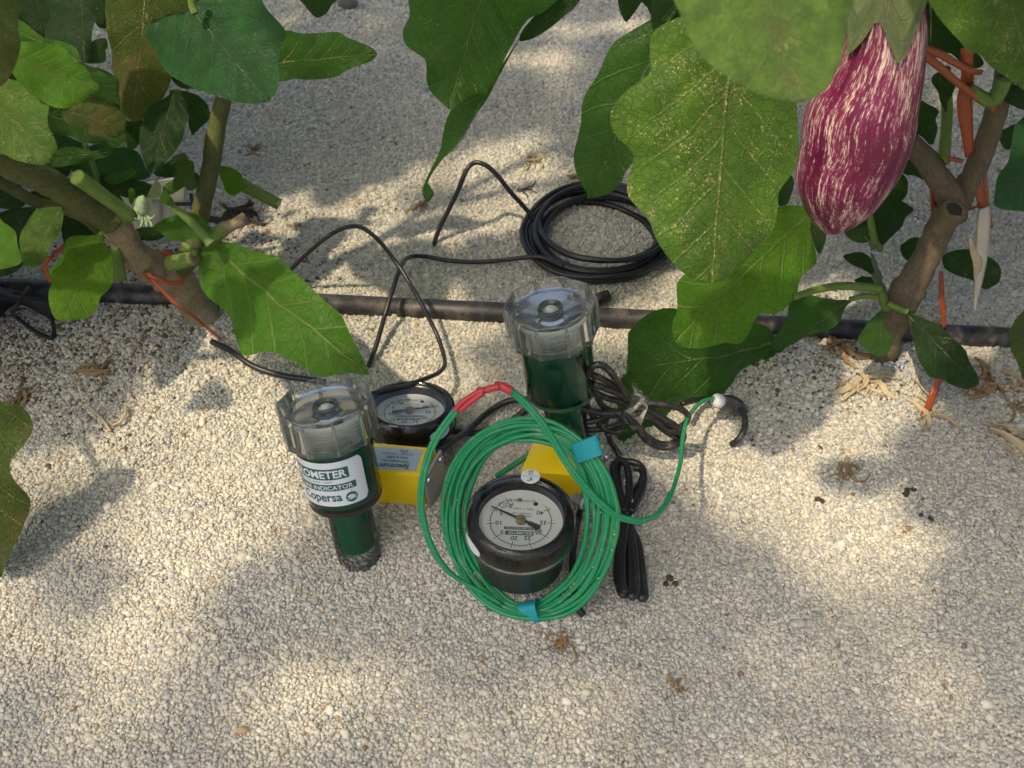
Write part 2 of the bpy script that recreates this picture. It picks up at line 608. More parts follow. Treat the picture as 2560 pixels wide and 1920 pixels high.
def mat_bark(name, c1, c2, scale=1.0, rough=.75):
    T = NT(name)
    uv = T.n('ShaderNodeUVMap').outputs[0]
    mp = T.n('ShaderNodeMapping', {0: uv, 3: (16 * scale, 1.6 * scale, 1)}).outputs[0]
    nz = T.n('ShaderNodeTexNoise', {'Vector': mp, 'Scale': 3.0, 'Detail': 7.0, 'Roughness': .65, 'Distortion': .6}).outputs[0]
    co = T.n('ShaderNodeTexCoord').outputs['Object']
    n2 = T.n('ShaderNodeTexNoise', {'Vector': co, 'Scale': 70.0, 'Detail': 4.0}).outputs[0]
    c = T.mix(T.smooth(nz, .25, .75), c1, c2)
    c = T.mix(T.math('MULTIPLY', T.smooth(n2, .4, .75), .35), c, tuple(x * .7 for x in c1))
    b = T.n('ShaderNodeBump', {'Height': nz, 'Strength': .7, 'Distance': .0012})
    return T.fin(T.n('ShaderNodeBsdfPrincipled', {'Base Color': c, 'Roughness': rough, 'Specular IOR Level': .3, 'Normal': b.outputs[0]}).outputs[0])


def mat_green_liquid(name):
    T = NT(name)
    co = T.n('ShaderNodeTexCoord').outputs['Object']
    nz = T.n('ShaderNodeTexNoise', {'Vector': co, 'Scale': 60.0, 'Detail': 3.0}).outputs[0]
    c = T.mix(nz, (.002, .085, .036), (.004, .15, .065))
    return T.fin(T.n('ShaderNodeBsdfPrincipled', {'Base Color': c, 'Roughness': .2, 'Specular IOR Level': .25}).outputs[0])


MT = dict(
    ground=mat_ground('sand_sheet'), stone=mat_stone('gravel_stone'),
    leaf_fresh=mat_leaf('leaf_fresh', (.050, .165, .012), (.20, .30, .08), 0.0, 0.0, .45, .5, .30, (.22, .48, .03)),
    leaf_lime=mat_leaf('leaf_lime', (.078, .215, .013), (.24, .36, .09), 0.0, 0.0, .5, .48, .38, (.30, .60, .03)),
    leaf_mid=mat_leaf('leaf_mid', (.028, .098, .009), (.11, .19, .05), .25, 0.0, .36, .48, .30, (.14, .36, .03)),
    leaf_blue=mat_leaf('leaf_blue', (.014, .074, .020), (.06, .15, .05), 0.02, 0.0, .30, .46, .25, (.09, .30, .04)),
    leaf_dark=mat_leaf('leaf_dark', (.012, .040, .007), (.045, .095, .03), .35, 0.15, .28, .5, .35, (.09, .26, .02)),  # base colour darkened to paint in deep shade among the leaves
    leaf_near=mat_leaf('leaf_near', (.14, .265, .055), (.20, .29, .10), .9, .08, .34, .5, .3, (.22, .40, .06)),
    leaf_speck=mat_leaf('leaf_speckled', (.066, .155, .014), (.15, .22, .06), 1.3, .0, .34, .5, .35, (.18, .36, .03)),
    leaf_old=mat_leaf('leaf_old', (.045, .082, .010), (.11, .13, .04), .95, .75, .32, .55, .4, (.20, .28, .02)),
    leaf_pale=mat_leaf('leaf_pale', (.12, .18, .09), (.2, .27, .14), .3, 0, .3, .6, .3, (.25, .4, .12)),
    bark=mat_bark('plant_bark', (.20, .155, .085), (.38, .30, .18)),
    bark_r=mat_bark('plant_shaded_bark', (.085, .066, .036), (.20, .155, .09)),  # bark colour darkened to stand in for shade on the right trunk
    bark_g=mat_bark('plant_green_bark', (.050, .070, .020), (.16, .155, .055)),
    stem=mat_bark('plant_stem', (.10, .17, .03), (.19, .28, .06), .6, .5),
    cut=mat_simple('cut_wood', (.19, .145, .08), .8, bump=.4, scale=400),
    pith=mat_simple('dark_pith', (.05, .04, .03), .9),
    eggplant=mat_eggplant('eggplant_skin'),
    calyx=mat_leaf('calyx', (.19, .27, .11), (.22, .30, .14), .1, 0, .15, .55, .2, (.2, .4, .1)),
    bud=mat_simple('bud_fuzz', (.27, .35, .18), .85, var=.35, scale=500, bump=.8),
    cable=mat_simple('black_cable', (.014, .014, .015), .36, spec=.5, dust=.18, dustc=(.20, .185, .16)),
    cable_dusty=mat_simple('dusty_cable', (.017, .016, .015), .36, spec=.5, dust=.38, dustc=(.22, .20, .17)),
    cord=mat_simple('black_cord', (.012, .012, .012), .7),
    pipe=mat_simple('drip_pipe', (.014, .014, .015), .5, dust=.7, dustc=(.12, .10, .08), scale=30),
    green=mat_simple('green_insulation', (.010, .235, .085), .34, var=.10, dust=.22, dustc=(.4, .42, .3), scale=50),
    red=mat_simple('red_heat_shrink', (.42, .030, .042), .38, var=.2),
    teal=mat_simple('teal_tape', (.0, .26, .30), .45, var=.12, scale=150, bump=.3),
    yellow=mat_simple('yellow_paint', (.90, .62, .004), .36, var=.05, dust=.04, dustc=(.3, .25, .1), scale=40, coat=.15),
    steel=mat_simple('steel', (.52, .51, .49), .3, metal=1.0, var=.15),
    plate=mat_simple('grey_plate', (.40, .385, .355), .42, metal=.6, var=.1, dust=.2),
    brass=mat_simple('brass', (.42, .33, .17), .35, metal=.9),
    black=mat_simple('black_plastic', (.015, .015, .016), .35, dust=.30, dustc=(.10, .095, .085), scale=160),
    blackgloss=mat_simple('black_bezel', (.012, .012, .013), .25, dust=.16, dustc=(.2, .19, .18), scale=120),
    white=mat_simple('dial_white', (.86, .88, .90), .5, var=.03),
    sticker=mat_simple('sticker_white', (.60, .64, .66), .45, var=.05),
    silver=mat_simple('sticker_silver', (.42, .48, .53), .35, var=.08, metal=.2),
    dkgreen=mat_simple('green_ink', (.012, .085, .055), .5),
    ink=mat_simple('black_ink', (.03, .035, .035), .5),
    liquid=mat_green_liquid('green_liquid'), moulding=mat_thin('moulded_edge', (.90, .92, .90), .04, .16, (.80, .82, .79), 1.5), stopper=mat_simple('milky_stopper', (.46, .47, .43), .5, var=.06), thread=mat_thin('thread_plastic', (.93, .95, .93), .05, .24, (.80, .82, .79), 1.4), seal=mat_simple('dark_seal', (.045, .06, .052), .25),
    clear=mat_thin('clear_plastic', haze=.012),
    lens=mat_thin('lens_plastic', (.985, .985, .985), haze=.006),
    tape_clear=mat_thin('clear_tape', (.88, .86, .80), .16, .03, (.30, .28, .24), 1.28),
    capclear=mat_thin('cap_plastic', (.975, .985, .978), .06, .055, (.80, .82, .79), 1.30), glass=mat_glass('moulded_clear_plastic', (.97, .98, .97), .02, 1.47, .50),
    orange=mat_simple('orange_raffia', (.30, .060, .013), .36, var=.3, scale=250, bump=.4),
    dry=mat_simple('dry_petal', (.26, .165, .075), .8, var=.35, scale=180),
    dry_pale=mat_simple('dry_pale', (.44, .35, .21), .8, var=.25, scale=180),
    dry_dark=mat_simple('dry_dark', (.06, .042, .03), .9, var=.4, scale=180),
    pale_strip=mat_simple('pale_dry_leaf', (.50, .45, .34), .7, var=.2),
    cream=mat_simple('cream_plastic', (.62, .60, .50), .5, var=.05),
    tip=mat_simple('white_tip', (.62, .62, .60), .35, var=.05),
    sleeve=mat_simple('grey_sleeve', (.07, .065, .06), .4, dust=.6, dustc=(.25, .23, .2)),
    amber=mat_simple('amber_fitting', (.16, .075, .015), .3, var=.3),
    stone1=mat_simple('loose_stone', (.16, .165, .15), .75, var=.3),
)

# ================================================================== the setting
def axis_coords(lo, hi, step, far):
    c = list(np.arange(lo, hi + step / 2, step))
    d, x = step, hi
    while x < far:
        d *= 1.35
        x += d
        c.append(x)
    d, x = step, lo
    pre = []
    while x > -far:
        d *= 1.35
        x -= d
        pre.append(x)
    return np.array(pre[::-1] + c)


gx, gy = axis_coords(-.9, .9, .012, 22), axis_coords(0, 1.5, .012, 22)
XX, YY = np.meshgrid(gx, gy)
ZZ = gh(XX, YY) * np.exp(-((np.maximum(np.abs(XX) - .9, 0) + np.maximum(np.abs(YY - .75) - .75, 0)) / .5))
gv = np.stack([XX.ravel(), YY.ravel(), ZZ.ravel() - .0004], 1)
nx_, ny_ = len(gx), len(gy)
ii = np.arange(nx_ * ny_).reshape(ny_, nx_)
gf = np.stack([ii[:-1, :-1].ravel(), ii[:-1, 1:].ravel(), ii[1:, 1:].ravel(), ii[1:, :-1].ravel()], 1)
ground = add('ground', (gv, gf), MT['ground'], origin=np.zeros(3))
tag(ground, 'pale sand and gravel ground sheet', 'ground', kind='structure')


def gravel():
    P = []
    y = .10
    row = 0
    while y < 1.35:
        sp = .00160 + .0014 * max(0, y - .30)
        xm = .26 + .46 * y
        n = int(2 * xm / sp)
        xs = np.linspace(-xm, xm, n) + (sp / 2 if row % 2 else 0)
        xs = xs + rng.uniform(-.45, .45, n) * sp
        ys = y + rng.uniform(-.45, .45, n) * sp
        P.append(np.stack([xs, ys, np.full(n, sp)], 1))
        y += sp * .88
        row += 1
    P = np.vstack(P)
    n = len(P)
    sz = P[:, 2] * .60 * np.exp(rng.normal(0, .24, n))
    big = rng.random(n) < .010
    sz[big] *= rng.uniform(1.3, 2.0, big.sum())
    z = gh(P[:, 0], P[:, 1]) + rng.uniform(-.0006, .0001, n) + big * .0003
    pts = np.stack([P[:, 0], P[:, 1], z], 1)
    tint = rng.beta(2.0, 2.1, n) * .93
    odd = rng.random(n)
    tint[odd < .006] = .96
    tint[(odd > .010) & (odd < .014)] = .98
    # rotting plant litter mixed into the gravel beside the two trunks
    for cx, cy, s in ((-.275, .475, .055), (-.20, .56, .04), (-.34, .46, .05), (.175, .468, .035)):
        pr = .22 * np.exp(-((P[:, 0] - cx) ** 2 + (P[:, 1] - cy) ** 2) / (2 * s * s))
        m = rng.random(n) < pr
        tint[m] = rng.choice([.965, .98, 1.0], m.sum(), p=[.15, .40, .45])
    me = bpy.data.meshes.new('gravel')
    me.vertices.add(n)
    me.vertices.foreach_set('co', pts.ravel())
    for nm, arr in (('tint', tint), ('size', sz)):
        at = me.attributes.new(nm, 'FLOAT', 'POINT')
        at.data.foreach_set('value', arr.astype(np.float32))
    me.materials.append(MT['stone'])
    o = bpy.data.objects.new('gravel', me)
    COL.objects.link(o)
    ng = bpy.data.node_groups.new('gravel_scatter', 'GeometryNodeTree')
    ng.interface.new_socket('Geometry', in_out='INPUT', socket_type='NodeSocketGeometry')
    ng.interface.new_socket('Geometry', in_out='OUTPUT', socket_type='NodeSocketGeometry')
    N, Lk = ng.nodes, ng.links
    gi, go = N.new('NodeGroupInput'), N.new('NodeGroupOutput')
    jn = N.new('GeometryNodeGeometryToInstance')
    for k in range(6):
        ico = N.new('GeometryNodeMeshIcoSphere')
        ico.inputs['Radius'].default_value = 1.0
        ico.inputs['Subdivisions'].default_value = 2
        sp_ = N.new('GeometryNodeSetPosition')
        pos = N.new('GeometryNodeInputPosition')
        nz = N.new('ShaderNodeTexNoise')
        nz.noise_dimensions = '4D'
        nz.inputs['W'].default_value = k * 3.7
        nz.inputs['Scale'].default_value = .75
        nz.inputs['Detail'].default_value = 1.0
        sb = N.new('ShaderNodeVectorMath')
        sb.operation = 'SUBTRACT'
        sb.inputs[1].default_value = (.5, .5, .5)
        sc_ = N.new('ShaderNodeVectorMath')
        sc_.operation = 'SCALE'
        sc_.inputs['Scale'].default_value = .75
        Lk.new(pos.outputs[0], nz.inputs['Vector'])
        Lk.new(nz.outputs['Color'], sb.inputs[0])
        Lk.new(sb.outputs[0], sc_.inputs[0])
        Lk.new(ico.outputs[0], sp_.inputs['Geometry'])
        Lk.new(sc_.outputs[0], sp_.inputs['Offset'])
        tr = N.new('GeometryNodeTransform')
        tr.inputs['Scale'].default_value = [(1.12, .90, .80), (1.0, .96, .88), (1.22, .85, .75), (1.05, .95, .75), (.98, 1.06, .9), (1.28, .92, .8)][k]
        sm = N.new('GeometryNodeSetShadeSmooth')
        ma = N.new('GeometryNodeSetMaterial')
        ma.inputs['Material'].default_value = MT['stone']
        Lk.new(sp_.outputs[0], tr.inputs['Geometry'])
        Lk.new(tr.outputs[0], sm.inputs[0])
        Lk.new(sm.outputs[0], ma.inputs[0])
        Lk.new(ma.outputs[0], jn.inputs[0])
    ip = N.new('GeometryNodeInstanceOnPoints')
    ip.inputs['Pick Instance'].default_value = True
    rv = N.new('FunctionNodeRandomValue')
    rv.data_type = 'FLOAT_VECTOR'
    rv.inputs[0].default_value = (-.7, -.7, 0)
    rv.inputs[1].default_value = (.7, .7, 6.28)
    ri = N.new('FunctionNodeRandomValue')
    ri.data_type = 'INT'
    ri.inputs['Min'].default_value = 0
    ri.inputs['Max'].default_value = 5
    na = N.new('GeometryNodeInputNamedAttribute')
    na.data_type = 'FLOAT'
    na.inputs['Name'].default_value = 'size'
    Lk.new(gi.outputs[0], ip.inputs['Points'])
    Lk.new(jn.outputs[0], ip.inputs['Instance'])
    Lk.new([s for s in ri.outputs if s.type == 'INT'][0], ip.inputs['Instance Index'])
    Lk.new(rv.outputs[0], ip.inputs['Rotation'])
    Lk.new(na.outputs[0], ip.inputs['Scale'])
    Lk.new(ip.outputs[0], go.inputs[0])
    md = o.modifiers.new('scatter', 'NODES')
    md.node_group = ng
    tag(o, 'loose cream and grey gravel grains covering the ground', 'gravel', kind='stuff')
    return o


# ================================================================== the drip pipe
def drip_pipe():
    pts = []
    for x in np.linspace(-500, 3100, 25):
        q = GP((x, 761 + (x - 807) * .0498), .0020)
        pts.append(q)
    o = add('drip_pipe', tube(spline(pts, 4), .0072, 20), MT['pipe'])
    tag(o, 'black plastic drip pipe lying across the gravel between both plants', 'pipe')
    # its dripper stub behind the upright tensiometer
    a, b = GP(px('H', (905, 350)), .006), GP(px('H', (1015, 312)), .006)
    o = add('pipe_stub', tube(np.array([a, a * .5 + b * .5, b]), .0042, 14), MT['pipe'])
    tag(o, 'short black pipe stub on gravel just right of the rear clear cap', 'pipe')


drip_pipe()

# ================================================================== instruments
def gauge(parent, cpos, normal, R, needle_deg, spin, sticker, depth, name='pressure_gauge'):
    """round dial gauge; local z is the face normal, y points away from the viewer"""
    M = frame(cpos, normal, (math.cos(spin), math.sin(spin), 0))
    k = R / .026
    body = lathe([(.0001, -depth), (.0205 * k, -depth), (.0212 * k, -depth + .001), (.0232 * k, -.012 * k), (.0235 * k, -.0115 * k), (.0250 * k, -.0105 * k),
                  (.0252 * k, -.0020 * k), (.0245 * k, .0005 * k), (.0214 * k, .0010 * k), (.0206 * k, .0004 * k), (.0204 * k, -.0050 * k), (.0001, -.0050 * k)], M, 64, closed=False)
    g = add(name, body, MT['black'], parent, smooth=40)
    bz = lathe([(.0253 * k, -.0068 * k), (.0255 * k, -.0015 * k), (.0246 * k, .0011 * k), (.0220 * k, .0019 * k), (.0212 * k, .0014 * k), (.0206 * k, .0004 * k), (.0240 * k, -.0010 * k), (.0247 * k, -.0066 * k)], M, 72)
    add('bezel', bz, MT['blackgloss'], g, smooth=45)
    ln = lathe([(.0263 * k, -.0105 * k), (.0265 * k, -.001 * k), (.0258 * k, .0022 * k), (.0240 * k, .0034 * k), (.0219 * k, .0036 * k), (.0210 * k, .0026 * k), (.0202 * k, .0024 * k), (.0001, .0024 * k)], M, 72, closed=False)
    add('lens', ln, MT['lens'], g, smooth=50)
    lip = lathe([(.0258 * k, -.0112 * k), (.0268 * k, -.0112 * k), (.0270 * k, -.0104 * k), (.0268 * k, -.0096 * k), (.0258 * k, -.0098 * k)], M, 72)
    add('lip_ring', lip, MT['clear'], g, smooth=50)
    zf = -.0036 * k
    kR, k = k, k * 1.08
    dial = lathe([(.0187 * k, zf - .0002), (.0187 * k, zf), (.0001, zf)], M, 64, closed=False)
    add('dial_face', dial, MT['white'], g, smooth=False)
    # printed scale
    parts = []
    zt = zf + .00012
    rs = .0136 * k

    def arc(r0, r1, d0, d1, n=60):
        V, F = [], []
        for i in range(n + 1):
            a = math.radians(d0 + (d1 - d0) * i / n)
            V += [(r0 * math.cos(a), r0 * math.sin(a), zt), (r1 * math.cos(a), r1 * math.sin(a), zt)]
        for i in range(n):
            F.append([2 * i, 2 * i + 1, 2 * i + 3, 2 * i + 2])
        return np.array(V), F
    parts.append(arc(rs - .00018 * k, rs + .00018 * k, 128, 393))
    for v in range(0, 43):
        a = math.radians(120 + 6.825 * v)
        lo, hi = (rs - .0018 * k, rs + .0018 * k) if v % 5 == 0 else (rs, rs + .0011 * k)
        w = (.00016 if v % 5 == 0 else .00009) * k
        d = np.array([math.cos(a), math.sin(a)])
        s = np.array([-d[1], d[0]]) * w
        q = [d * lo + s, d * lo - s, d * hi - s, d * hi + s]
        parts.append((np.array([(c[0], c[1], zt) for c in q]), [[0, 1, 2, 3]]))
    for v in range(0, 45, 5):
        if v == 45:
            continue
        a = math.radians(120 + 6.825 * v)
        rr = .0100 * k
        parts.append(txt(str(v), h=.0024 * k, pos=(rr * math.cos(a), rr * math.sin(a)), rot=math.pi, z=zt))
    up = math.pi
    parts += [txt('IRROMETER CO.', w=.0088 * k, pos=(0, .0031 * k), rot=up, z=zt), txt('RIVERSIDE, CALIF.', w=.0088 * k, pos=(0, .0047 * k), rot=up, z=zt),
              txt('kPa = c-bar', w=.0088 * k, pos=(.0005 * k, .0072 * k), rot=up, z=zt), txt('(x10=mBars)', w=.0120 * k, pos=(.0 * k, .0122 * k), rot=up, z=zt),
              txt('WET', w=.0036 * k, pos=(-.0072 * k, .0098 * k), rot=up + math.radians(28), z=zt),
              txt('Dry', w=.0030 * k, pos=(.0115 * k, .0082 * k), rot=up - math.radians(50), z=zt)]
    # box round WET
    c, s = math.cos(math.radians(28)), math.sin(math.radians(28))

    def rr_(x0, x1, y0, y1):
        q = [(x0, y0), (x1, y0), (x1, y1), (x0, y1)]
        return np.array([(-.0072 * k + (x * c - y * s) * k, .0098 * k + (x * s + y * c) * k, zt) for x, y in q]), [[0, 1, 2, 3]]
    parts += [rr_(-.0028, .0028, .0014, .0017), rr_(-.0028, .0028, -.0017, -.0014), rr_(-.0030, -.0027, -.0017, .0017), rr_(.0027, .0030, -.0017, .0017)]
    # two lettered bars
    bars = [rect(-.0072 * k, .0072 * k, -.0048 * k, -.0033 * k, zt), rect(-.0060 * k, .0060 * k, -.0078 * k, -.0056 * k, zt)]
    add('scale_print', xf(M, join(*(parts + bars))), MT['dkgreen'], g, smooth=False)
    inv = [txt('MOISTURE INDICATOR', w=.0132 * k, h=.0009 * k, pos=(0, -.00405 * k), rot=up, z=zt + .00006), txt('IRROMETER', w=.0108 * k, h=.0015 * k, pos=(0, -.0067 * k), rot=up, z=zt + .00006)]
    add('bar_lettering', xf(M, join(*inv)), MT['white'], g, smooth=False)
    # two dark rivets in the dial
    for qx, qy in ((.0062, .0105), (-.0012, .0125)):
        M2 = M.copy()
        M2[:3, 3] = (M @ np.array([qx * k, qy * k, zf + .0001, 1]))[:3]
        add('rivet', lathe([(.0011 * k, 0), (.0010 * k, .0003), (.0001, .0004)], M2, 14, closed=False), MT['pith'] if qx > 0 else MT['brass'], g)
    a = math.radians(needle_deg)
    d, s_ = np.array([math.cos(a), math.sin(a)]), np.array([-math.sin(a), math.cos(a)])
    zn = zf + .0016
    pr = [(-.0095, .0012), (-.0040, .0010), (-.0038, .0006), (.006, .00055), (.0155, .00015)]
    V = []
    for x, w in pr:
        for sg, dz in ((1, 0), (-1, 0), (-1, .0003), (1, .0003)):
            p = d * x * k + s_ * w * k * sg
            V.append((p[0], p[1], zn + dz))
    F = []
    for i in range(len(pr) - 1):
        for j in range(4):
            F.append([i * 4 + j, i * 4 + (j + 1) % 4, i * 4 + 4 + (j + 1) % 4, i * 4 + 4 + j])
    F += [[0, 1, 2, 3], [(len(pr) - 1) * 4 + j for j in range(4)]]
    add('needle', xf(M, (np.array(V), F)), MT['ink'], g, smooth=False)
    hub = lathe([(.0022 * k, zf), (.0022 * k, zf + .0024), (.0016 * k, zf + .0026), (.0015 * k, zf + .0032), (.0001, zf + .0034)], M, 24, closed=False)
    add('needle_hub', hub, MT['brass'], g, smooth=35)
    k = kR
    if sticker:
        M2 = M.copy()
        M2[:3, 3] = (M @ np.array([.0035 * k, .0226 * k, .0039 * k, 1]))[:3]
        st = add('size_sticker', lathe([(.0047 * k, -.0001), (.0047 * k, .0001), (.0001, .0001)], M2, 36, closed=False), MT['sticker'], g, smooth=False)
        tt = [txt('6"', h=.0023 * k, pos=(-.0002, -.0021 * k), rot=up + .1, z=.00022), txt('15', h=.0017 * k, pos=(.0, .0016 * k), rot=up + .1, z=.00022),
              txt('cm', w=.0026 * k, pos=(.0002, .0034 * k), rot=up + .1, z=.00022), rect(-.0046 * k, .0046 * k, -.0001, .0001, .00022)]
        add('sticker_lettering', xf(M2, join(*tt)), MT['dkgreen'], st, smooth=False)
    # oval white patch on the rim
    V, F = [], []
    for i in range(13):
        aa = math.radians((-62 if not sticker else 196) + i * (2.6))
        hw = .0030 * k * math.sqrt(max(0, 1 - ((i - 6) / 6.2) ** 2)) + .0006
        for z in (-hw, hw):
            V.append((.0268 * k * math.cos(aa), .0268 * k * math.sin(aa), -.0055 * k + z))
    for i in range(12):
        F.append([2 * i, 2 * i + 2, 2 * i + 3, 2 * i + 1])
    add('rim_patch', xf(M, (np.array(V), F)), MT['sticker'], g)
    return g


def tube_assembly(parent, base, top, capR, label):
    """cap, reservoir, liquid, neck and lower tube along the axis base -> top"""
    ax = np.array(top) - np.array(base)
    Ltot = np.linalg.norm(ax)
    ax /= Ltot
    M = frame(base, ax, (1, 0, 0))
    k = capR / .023
    ct = Ltot                                   # cap top height
    capH = .0185 * k
    cb = ct - capH
    rs, ri = .0190 * k, .0172 * k
    ring = ct - .058 * k                        # underside of the reservoir
    # lower tube
    lo = lathe([(.0116 * k, -.03), (.0116 * k, ring + .001)], M, 40, closed=False)
    add('lower_tube', lo, MT['clear'], parent)
    li = lathe([(.0001, .006), (.0088 * k, .006), (.0094 * k, .008), (.0094 * k, ring + .001), (.0001, ring + .001)], M, 36, closed=False)
    add('lower_liquid', li, MT['liquid'], parent, smooth=40)
    # reservoir shell and its floor ring
    add('reservoir', lathe([(.0135 * k, ring + .0005), (rs * .94, ring + .0008), (rs, ring + .003), (rs, cb + .012 * k)], M, 56, closed=False), MT['clear'], parent, smooth=50)
    fl = lathe([(.0120 * k, ring - .0010), (rs * .93, ring - .0008), (rs * .99, ring + .0008), (rs * 1.003, ring + .0026), (rs * .97, ring + .0030), (.0120 * k, ring + .0020)], M, 56)
    add('floor_ring', fl, MT['black'] if label else MT['liquid'], parent, smooth=50)
    lv = cb - .0015 * k
    add('liquid', lathe([(.0001, ring + .0035), (ri, ring + .0035), (ri * 1.01, ring + .005), (ri * 1.01, lv), (ri * .98, lv + .0006), (.0001, lv + .0002)], M, 48, closed=False), MT['liquid'], parent, smooth=50)
    # threaded neck inside the cap
    threads = []
    for i in range(6):
        z = cb + .0004 * k + i * .0019 * k
        threads.append(lathe([(.0190 * k, z), (.0201 * k, z + .0004 * k), (.0201 * k, z + .0008 * k), (.0190 * k, z + .0011 * k)], M, 64))
    def cap_mod(a, j):
        if not 1 <= j < 8:
            return 1.0
        w_ = 2 * math.pi / 10
        loc = ((a + w_ / 2) % w_) - w_ / 2                 # angle from the nearest rib
        facet = math.cos(math.pi / 10) / math.cos(abs(loc) - math.pi / 10)
        return facet * 1.022 + (.006 if j < 6 else .003) * math.exp(-(loc / .05) ** 2)
    cap = lathe([(.0212 * k, cb - .0012), (.0224 * k, cb - .0010), (.0226 * k, cb + .0005), (.0229 * k, ct - .006 * k), (.0232 * k, ct - .0018 * k), (.0229 * k, ct - .0004 * k), (.0222 * k, ct), (.0210 * k, ct - .0004 * k),
                 (.0198 * k, ct - .0014 * k), (.0080 * k, ct - .0012 * k), (.0068 * k, ct - .0006 * k), (.0058 * k, ct - .0012 * k), (.0046 * k, ct - .0018 * k), (.0028 * k, ct - .0018 * k), (.0001, ct - .0012 * k),
                 (.0001, ct - .0095 * k), (.0050 * k, ct - .0090 * k), (.0066 * k, ct - .0050 * k), (.0195 * k, ct - .0042 * k), (.0206 * k, ct - .0060 * k), (.0206 * k, cb + .001), (.0208 * k, cb - .001)], M, 144, cap_mod)
    c = add('cap', cap, MT['capclear'], parent, smooth=24)
    rim = []
    for i in range(60):
        a_ = 2 * math.pi * i / 60
        w_ = 2 * math.pi / 10
        lc = ((a_ + w_ / 2) % w_) - w_ / 2
        fr_ = .0226 * k * math.cos(math.pi / 10) / math.cos(abs(lc) - math.pi / 10) * 1.022
        rim.append((fr_ * math.cos(a_), fr_ * math.sin(a_), ct - .0002 * k))
    rm, rf = tube(np.array(rim), .00042 * k, 8, closed=True)
    add('cap_rim', xf(M, (rm, rf)), MT['moulding'], c)  # rim bead kept pale in place of refraction highlights
    for i in range(10):
        a_ = 2 * math.pi * i / 10
        d_ = np.array([math.cos(a_), math.sin(a_), 0])
        rb_ = np.array([d_ * .0233 * k + np.array([0, 0, z_]) for z_ in (cb - .0004, cb + .006 * k, ct - .005 * k, ct - .0006 * k)])
        add('cap_rib', xf(M, tube(rb_, [.0007 * k, .0008 * k, .0009 * k, .0007 * k], 8)), MT['moulding'], c)
    for th_ in threads:
        add('screw_thread', th_, MT['thread'], c, smooth=50)
    add('neck', lathe([(.0188 * k, cb - .002), (.0188 * k, cb + .0125 * k)], M, 56, closed=False), MT['clear'], c)
    add('stopper', lathe([(.0001, cb + .0022 * k), (.0172 * k, cb + .0020 * k), (.0180 * k, cb + .0040 * k), (.0176 * k, cb + .0060 * k), (.0085 * k, cb + .0062 * k), (.0072 * k, ct - .0095 * k), (.0001, ct - .0096 * k)], M, 48, closed=False), MT['stopper'], c, smooth=40)
    plug = lathe([(.0062 * k, ct - .0050 * k), (.0066 * k, ct - .0032 * k), (.0060 * k, ct - .0022 * k), (.0042 * k, ct - .0036 * k), (.0040 * k, ct - .0048 * k)], M, 40)
    add('plug_seal', plug, MT['seal'], c, smooth=40)
    add('plug_pin', lathe([(.0030 * k, ct - .0048 * k), (.0026 * k, ct - .0034 * k), (.0014 * k, ct - .0028 * k), (.0001, ct - .0026 * k)], M, 20, closed=False), MT['tip'], c)
    if label:
        # paper label wrapped round the reservoir: angle th measured from the tube's camera-facing side
        RL = rs + .00025
        c0 = math.radians(-90 - 24)

        def wrap(vf, dr=0.0, z0=0.0):
            v, f = vf
            a = c0 + v[:, 0] / RL
            w = np.stack([(RL + dr) * np.cos(a), (RL + dr) * np.sin(a), v[:, 1] + z0], 1)
            return xf(M, (w, f))
        W2, H2 = .0250, .0128
        zc = (ring + cb) / 2 + .0012
        # rounded rectangle in columns
        V, F = [], []
        ncol = 40
        rad = .0030
        for i in range(ncol + 1):
            x = -W2 + 2 * W2 * i / ncol
            e = max(0, abs(x) - (W2 - rad))
            h = H2 - rad + math.sqrt(max(0, rad * rad - e * e))
            V += [(x, -h, 0), (x, h, 0)]
        for i in range(ncol):
            F.append([2 * i, 2 * i + 2, 2 * i + 3, 2 * i + 1])
        st = add('paper_label', wrap((np.array(V), F), 0, zc), MT['sticker'], parent)
        dk = [rect(-.0170, .0170, .0030, .0092, 0, 24), rect(-.0225, .0195, -.0036, .0002, 0, 28),
              txt('REG. U.S. PAT. OFF.', w=.0215, h=.0011, pos=(-.002, .0016)), txt('Copersa', w=.0215, h=.0070, pos=(.0005, -.0080)), txt('R', h=.0009, pos=(.0165, -.0050))]
        # round emblem: disc with three pale waves
        ang = np.linspace(0, 2 * math.pi, 33)[:-1]
        dk.append((np.array([(.0160 + .0030 * math.cos(t), -.0086 + .0029 * math.sin(t), 0) for t in ang]), [list(range(32))]))
        add('label_print', wrap(join(*dk), .00012, zc), MT['dkgreen'], st, smooth=False)
        wh = [txt('IRROMETER', w=.0318, h=.0044, pos=(0, .0061)), txt('MOISTURE INDICATOR', w=.0385, h=.0024, pos=(-.0015, -.0017))]
        for q in (-.0096, -.0088, -.0080):
            t = np.linspace(-.0024, .0024, 9)
            vv = []
            for x in t:
                y = q + .0004 * math.sin(x * 1600)
                vv += [(.0160 + x, y - .00014, 0), (.0160 + x, y + .00014, 0)]
            wh.append((np.array(vv), [[2 * i, 2 * i + 2, 2 * i + 3, 2 * i + 1] for i in range(8)]))
        add('label_white_print', wrap(join(*wh), .00022, zc), MT['sticker'], st, smooth=False)
    return M


def screw(parent, p, n, r=.0022):
    M = frame(p, n, (0, 1, .3))
    sh = add('screw', lathe([(r, 0), (r, r * .35), (r * .7, r * .75), (.0001, r * .85)], M, 16, closed=False), MT['steel'], parent, smooth=45)
    for rot in (0, math.pi / 2):
        c, s = math.cos(rot), math.sin(rot)
        q = [(-.8, -.13), (.8, -.13), (.8, .13), (-.8, .13)]
        v = np.array([((x * c - y * s) * r, (x * s + y * c) * r, r * .80) for x, y in q])
        add('screw_slot', xf(M, (v, [[0, 1, 2, 3]])), MT['pith'], sh, smooth=False)


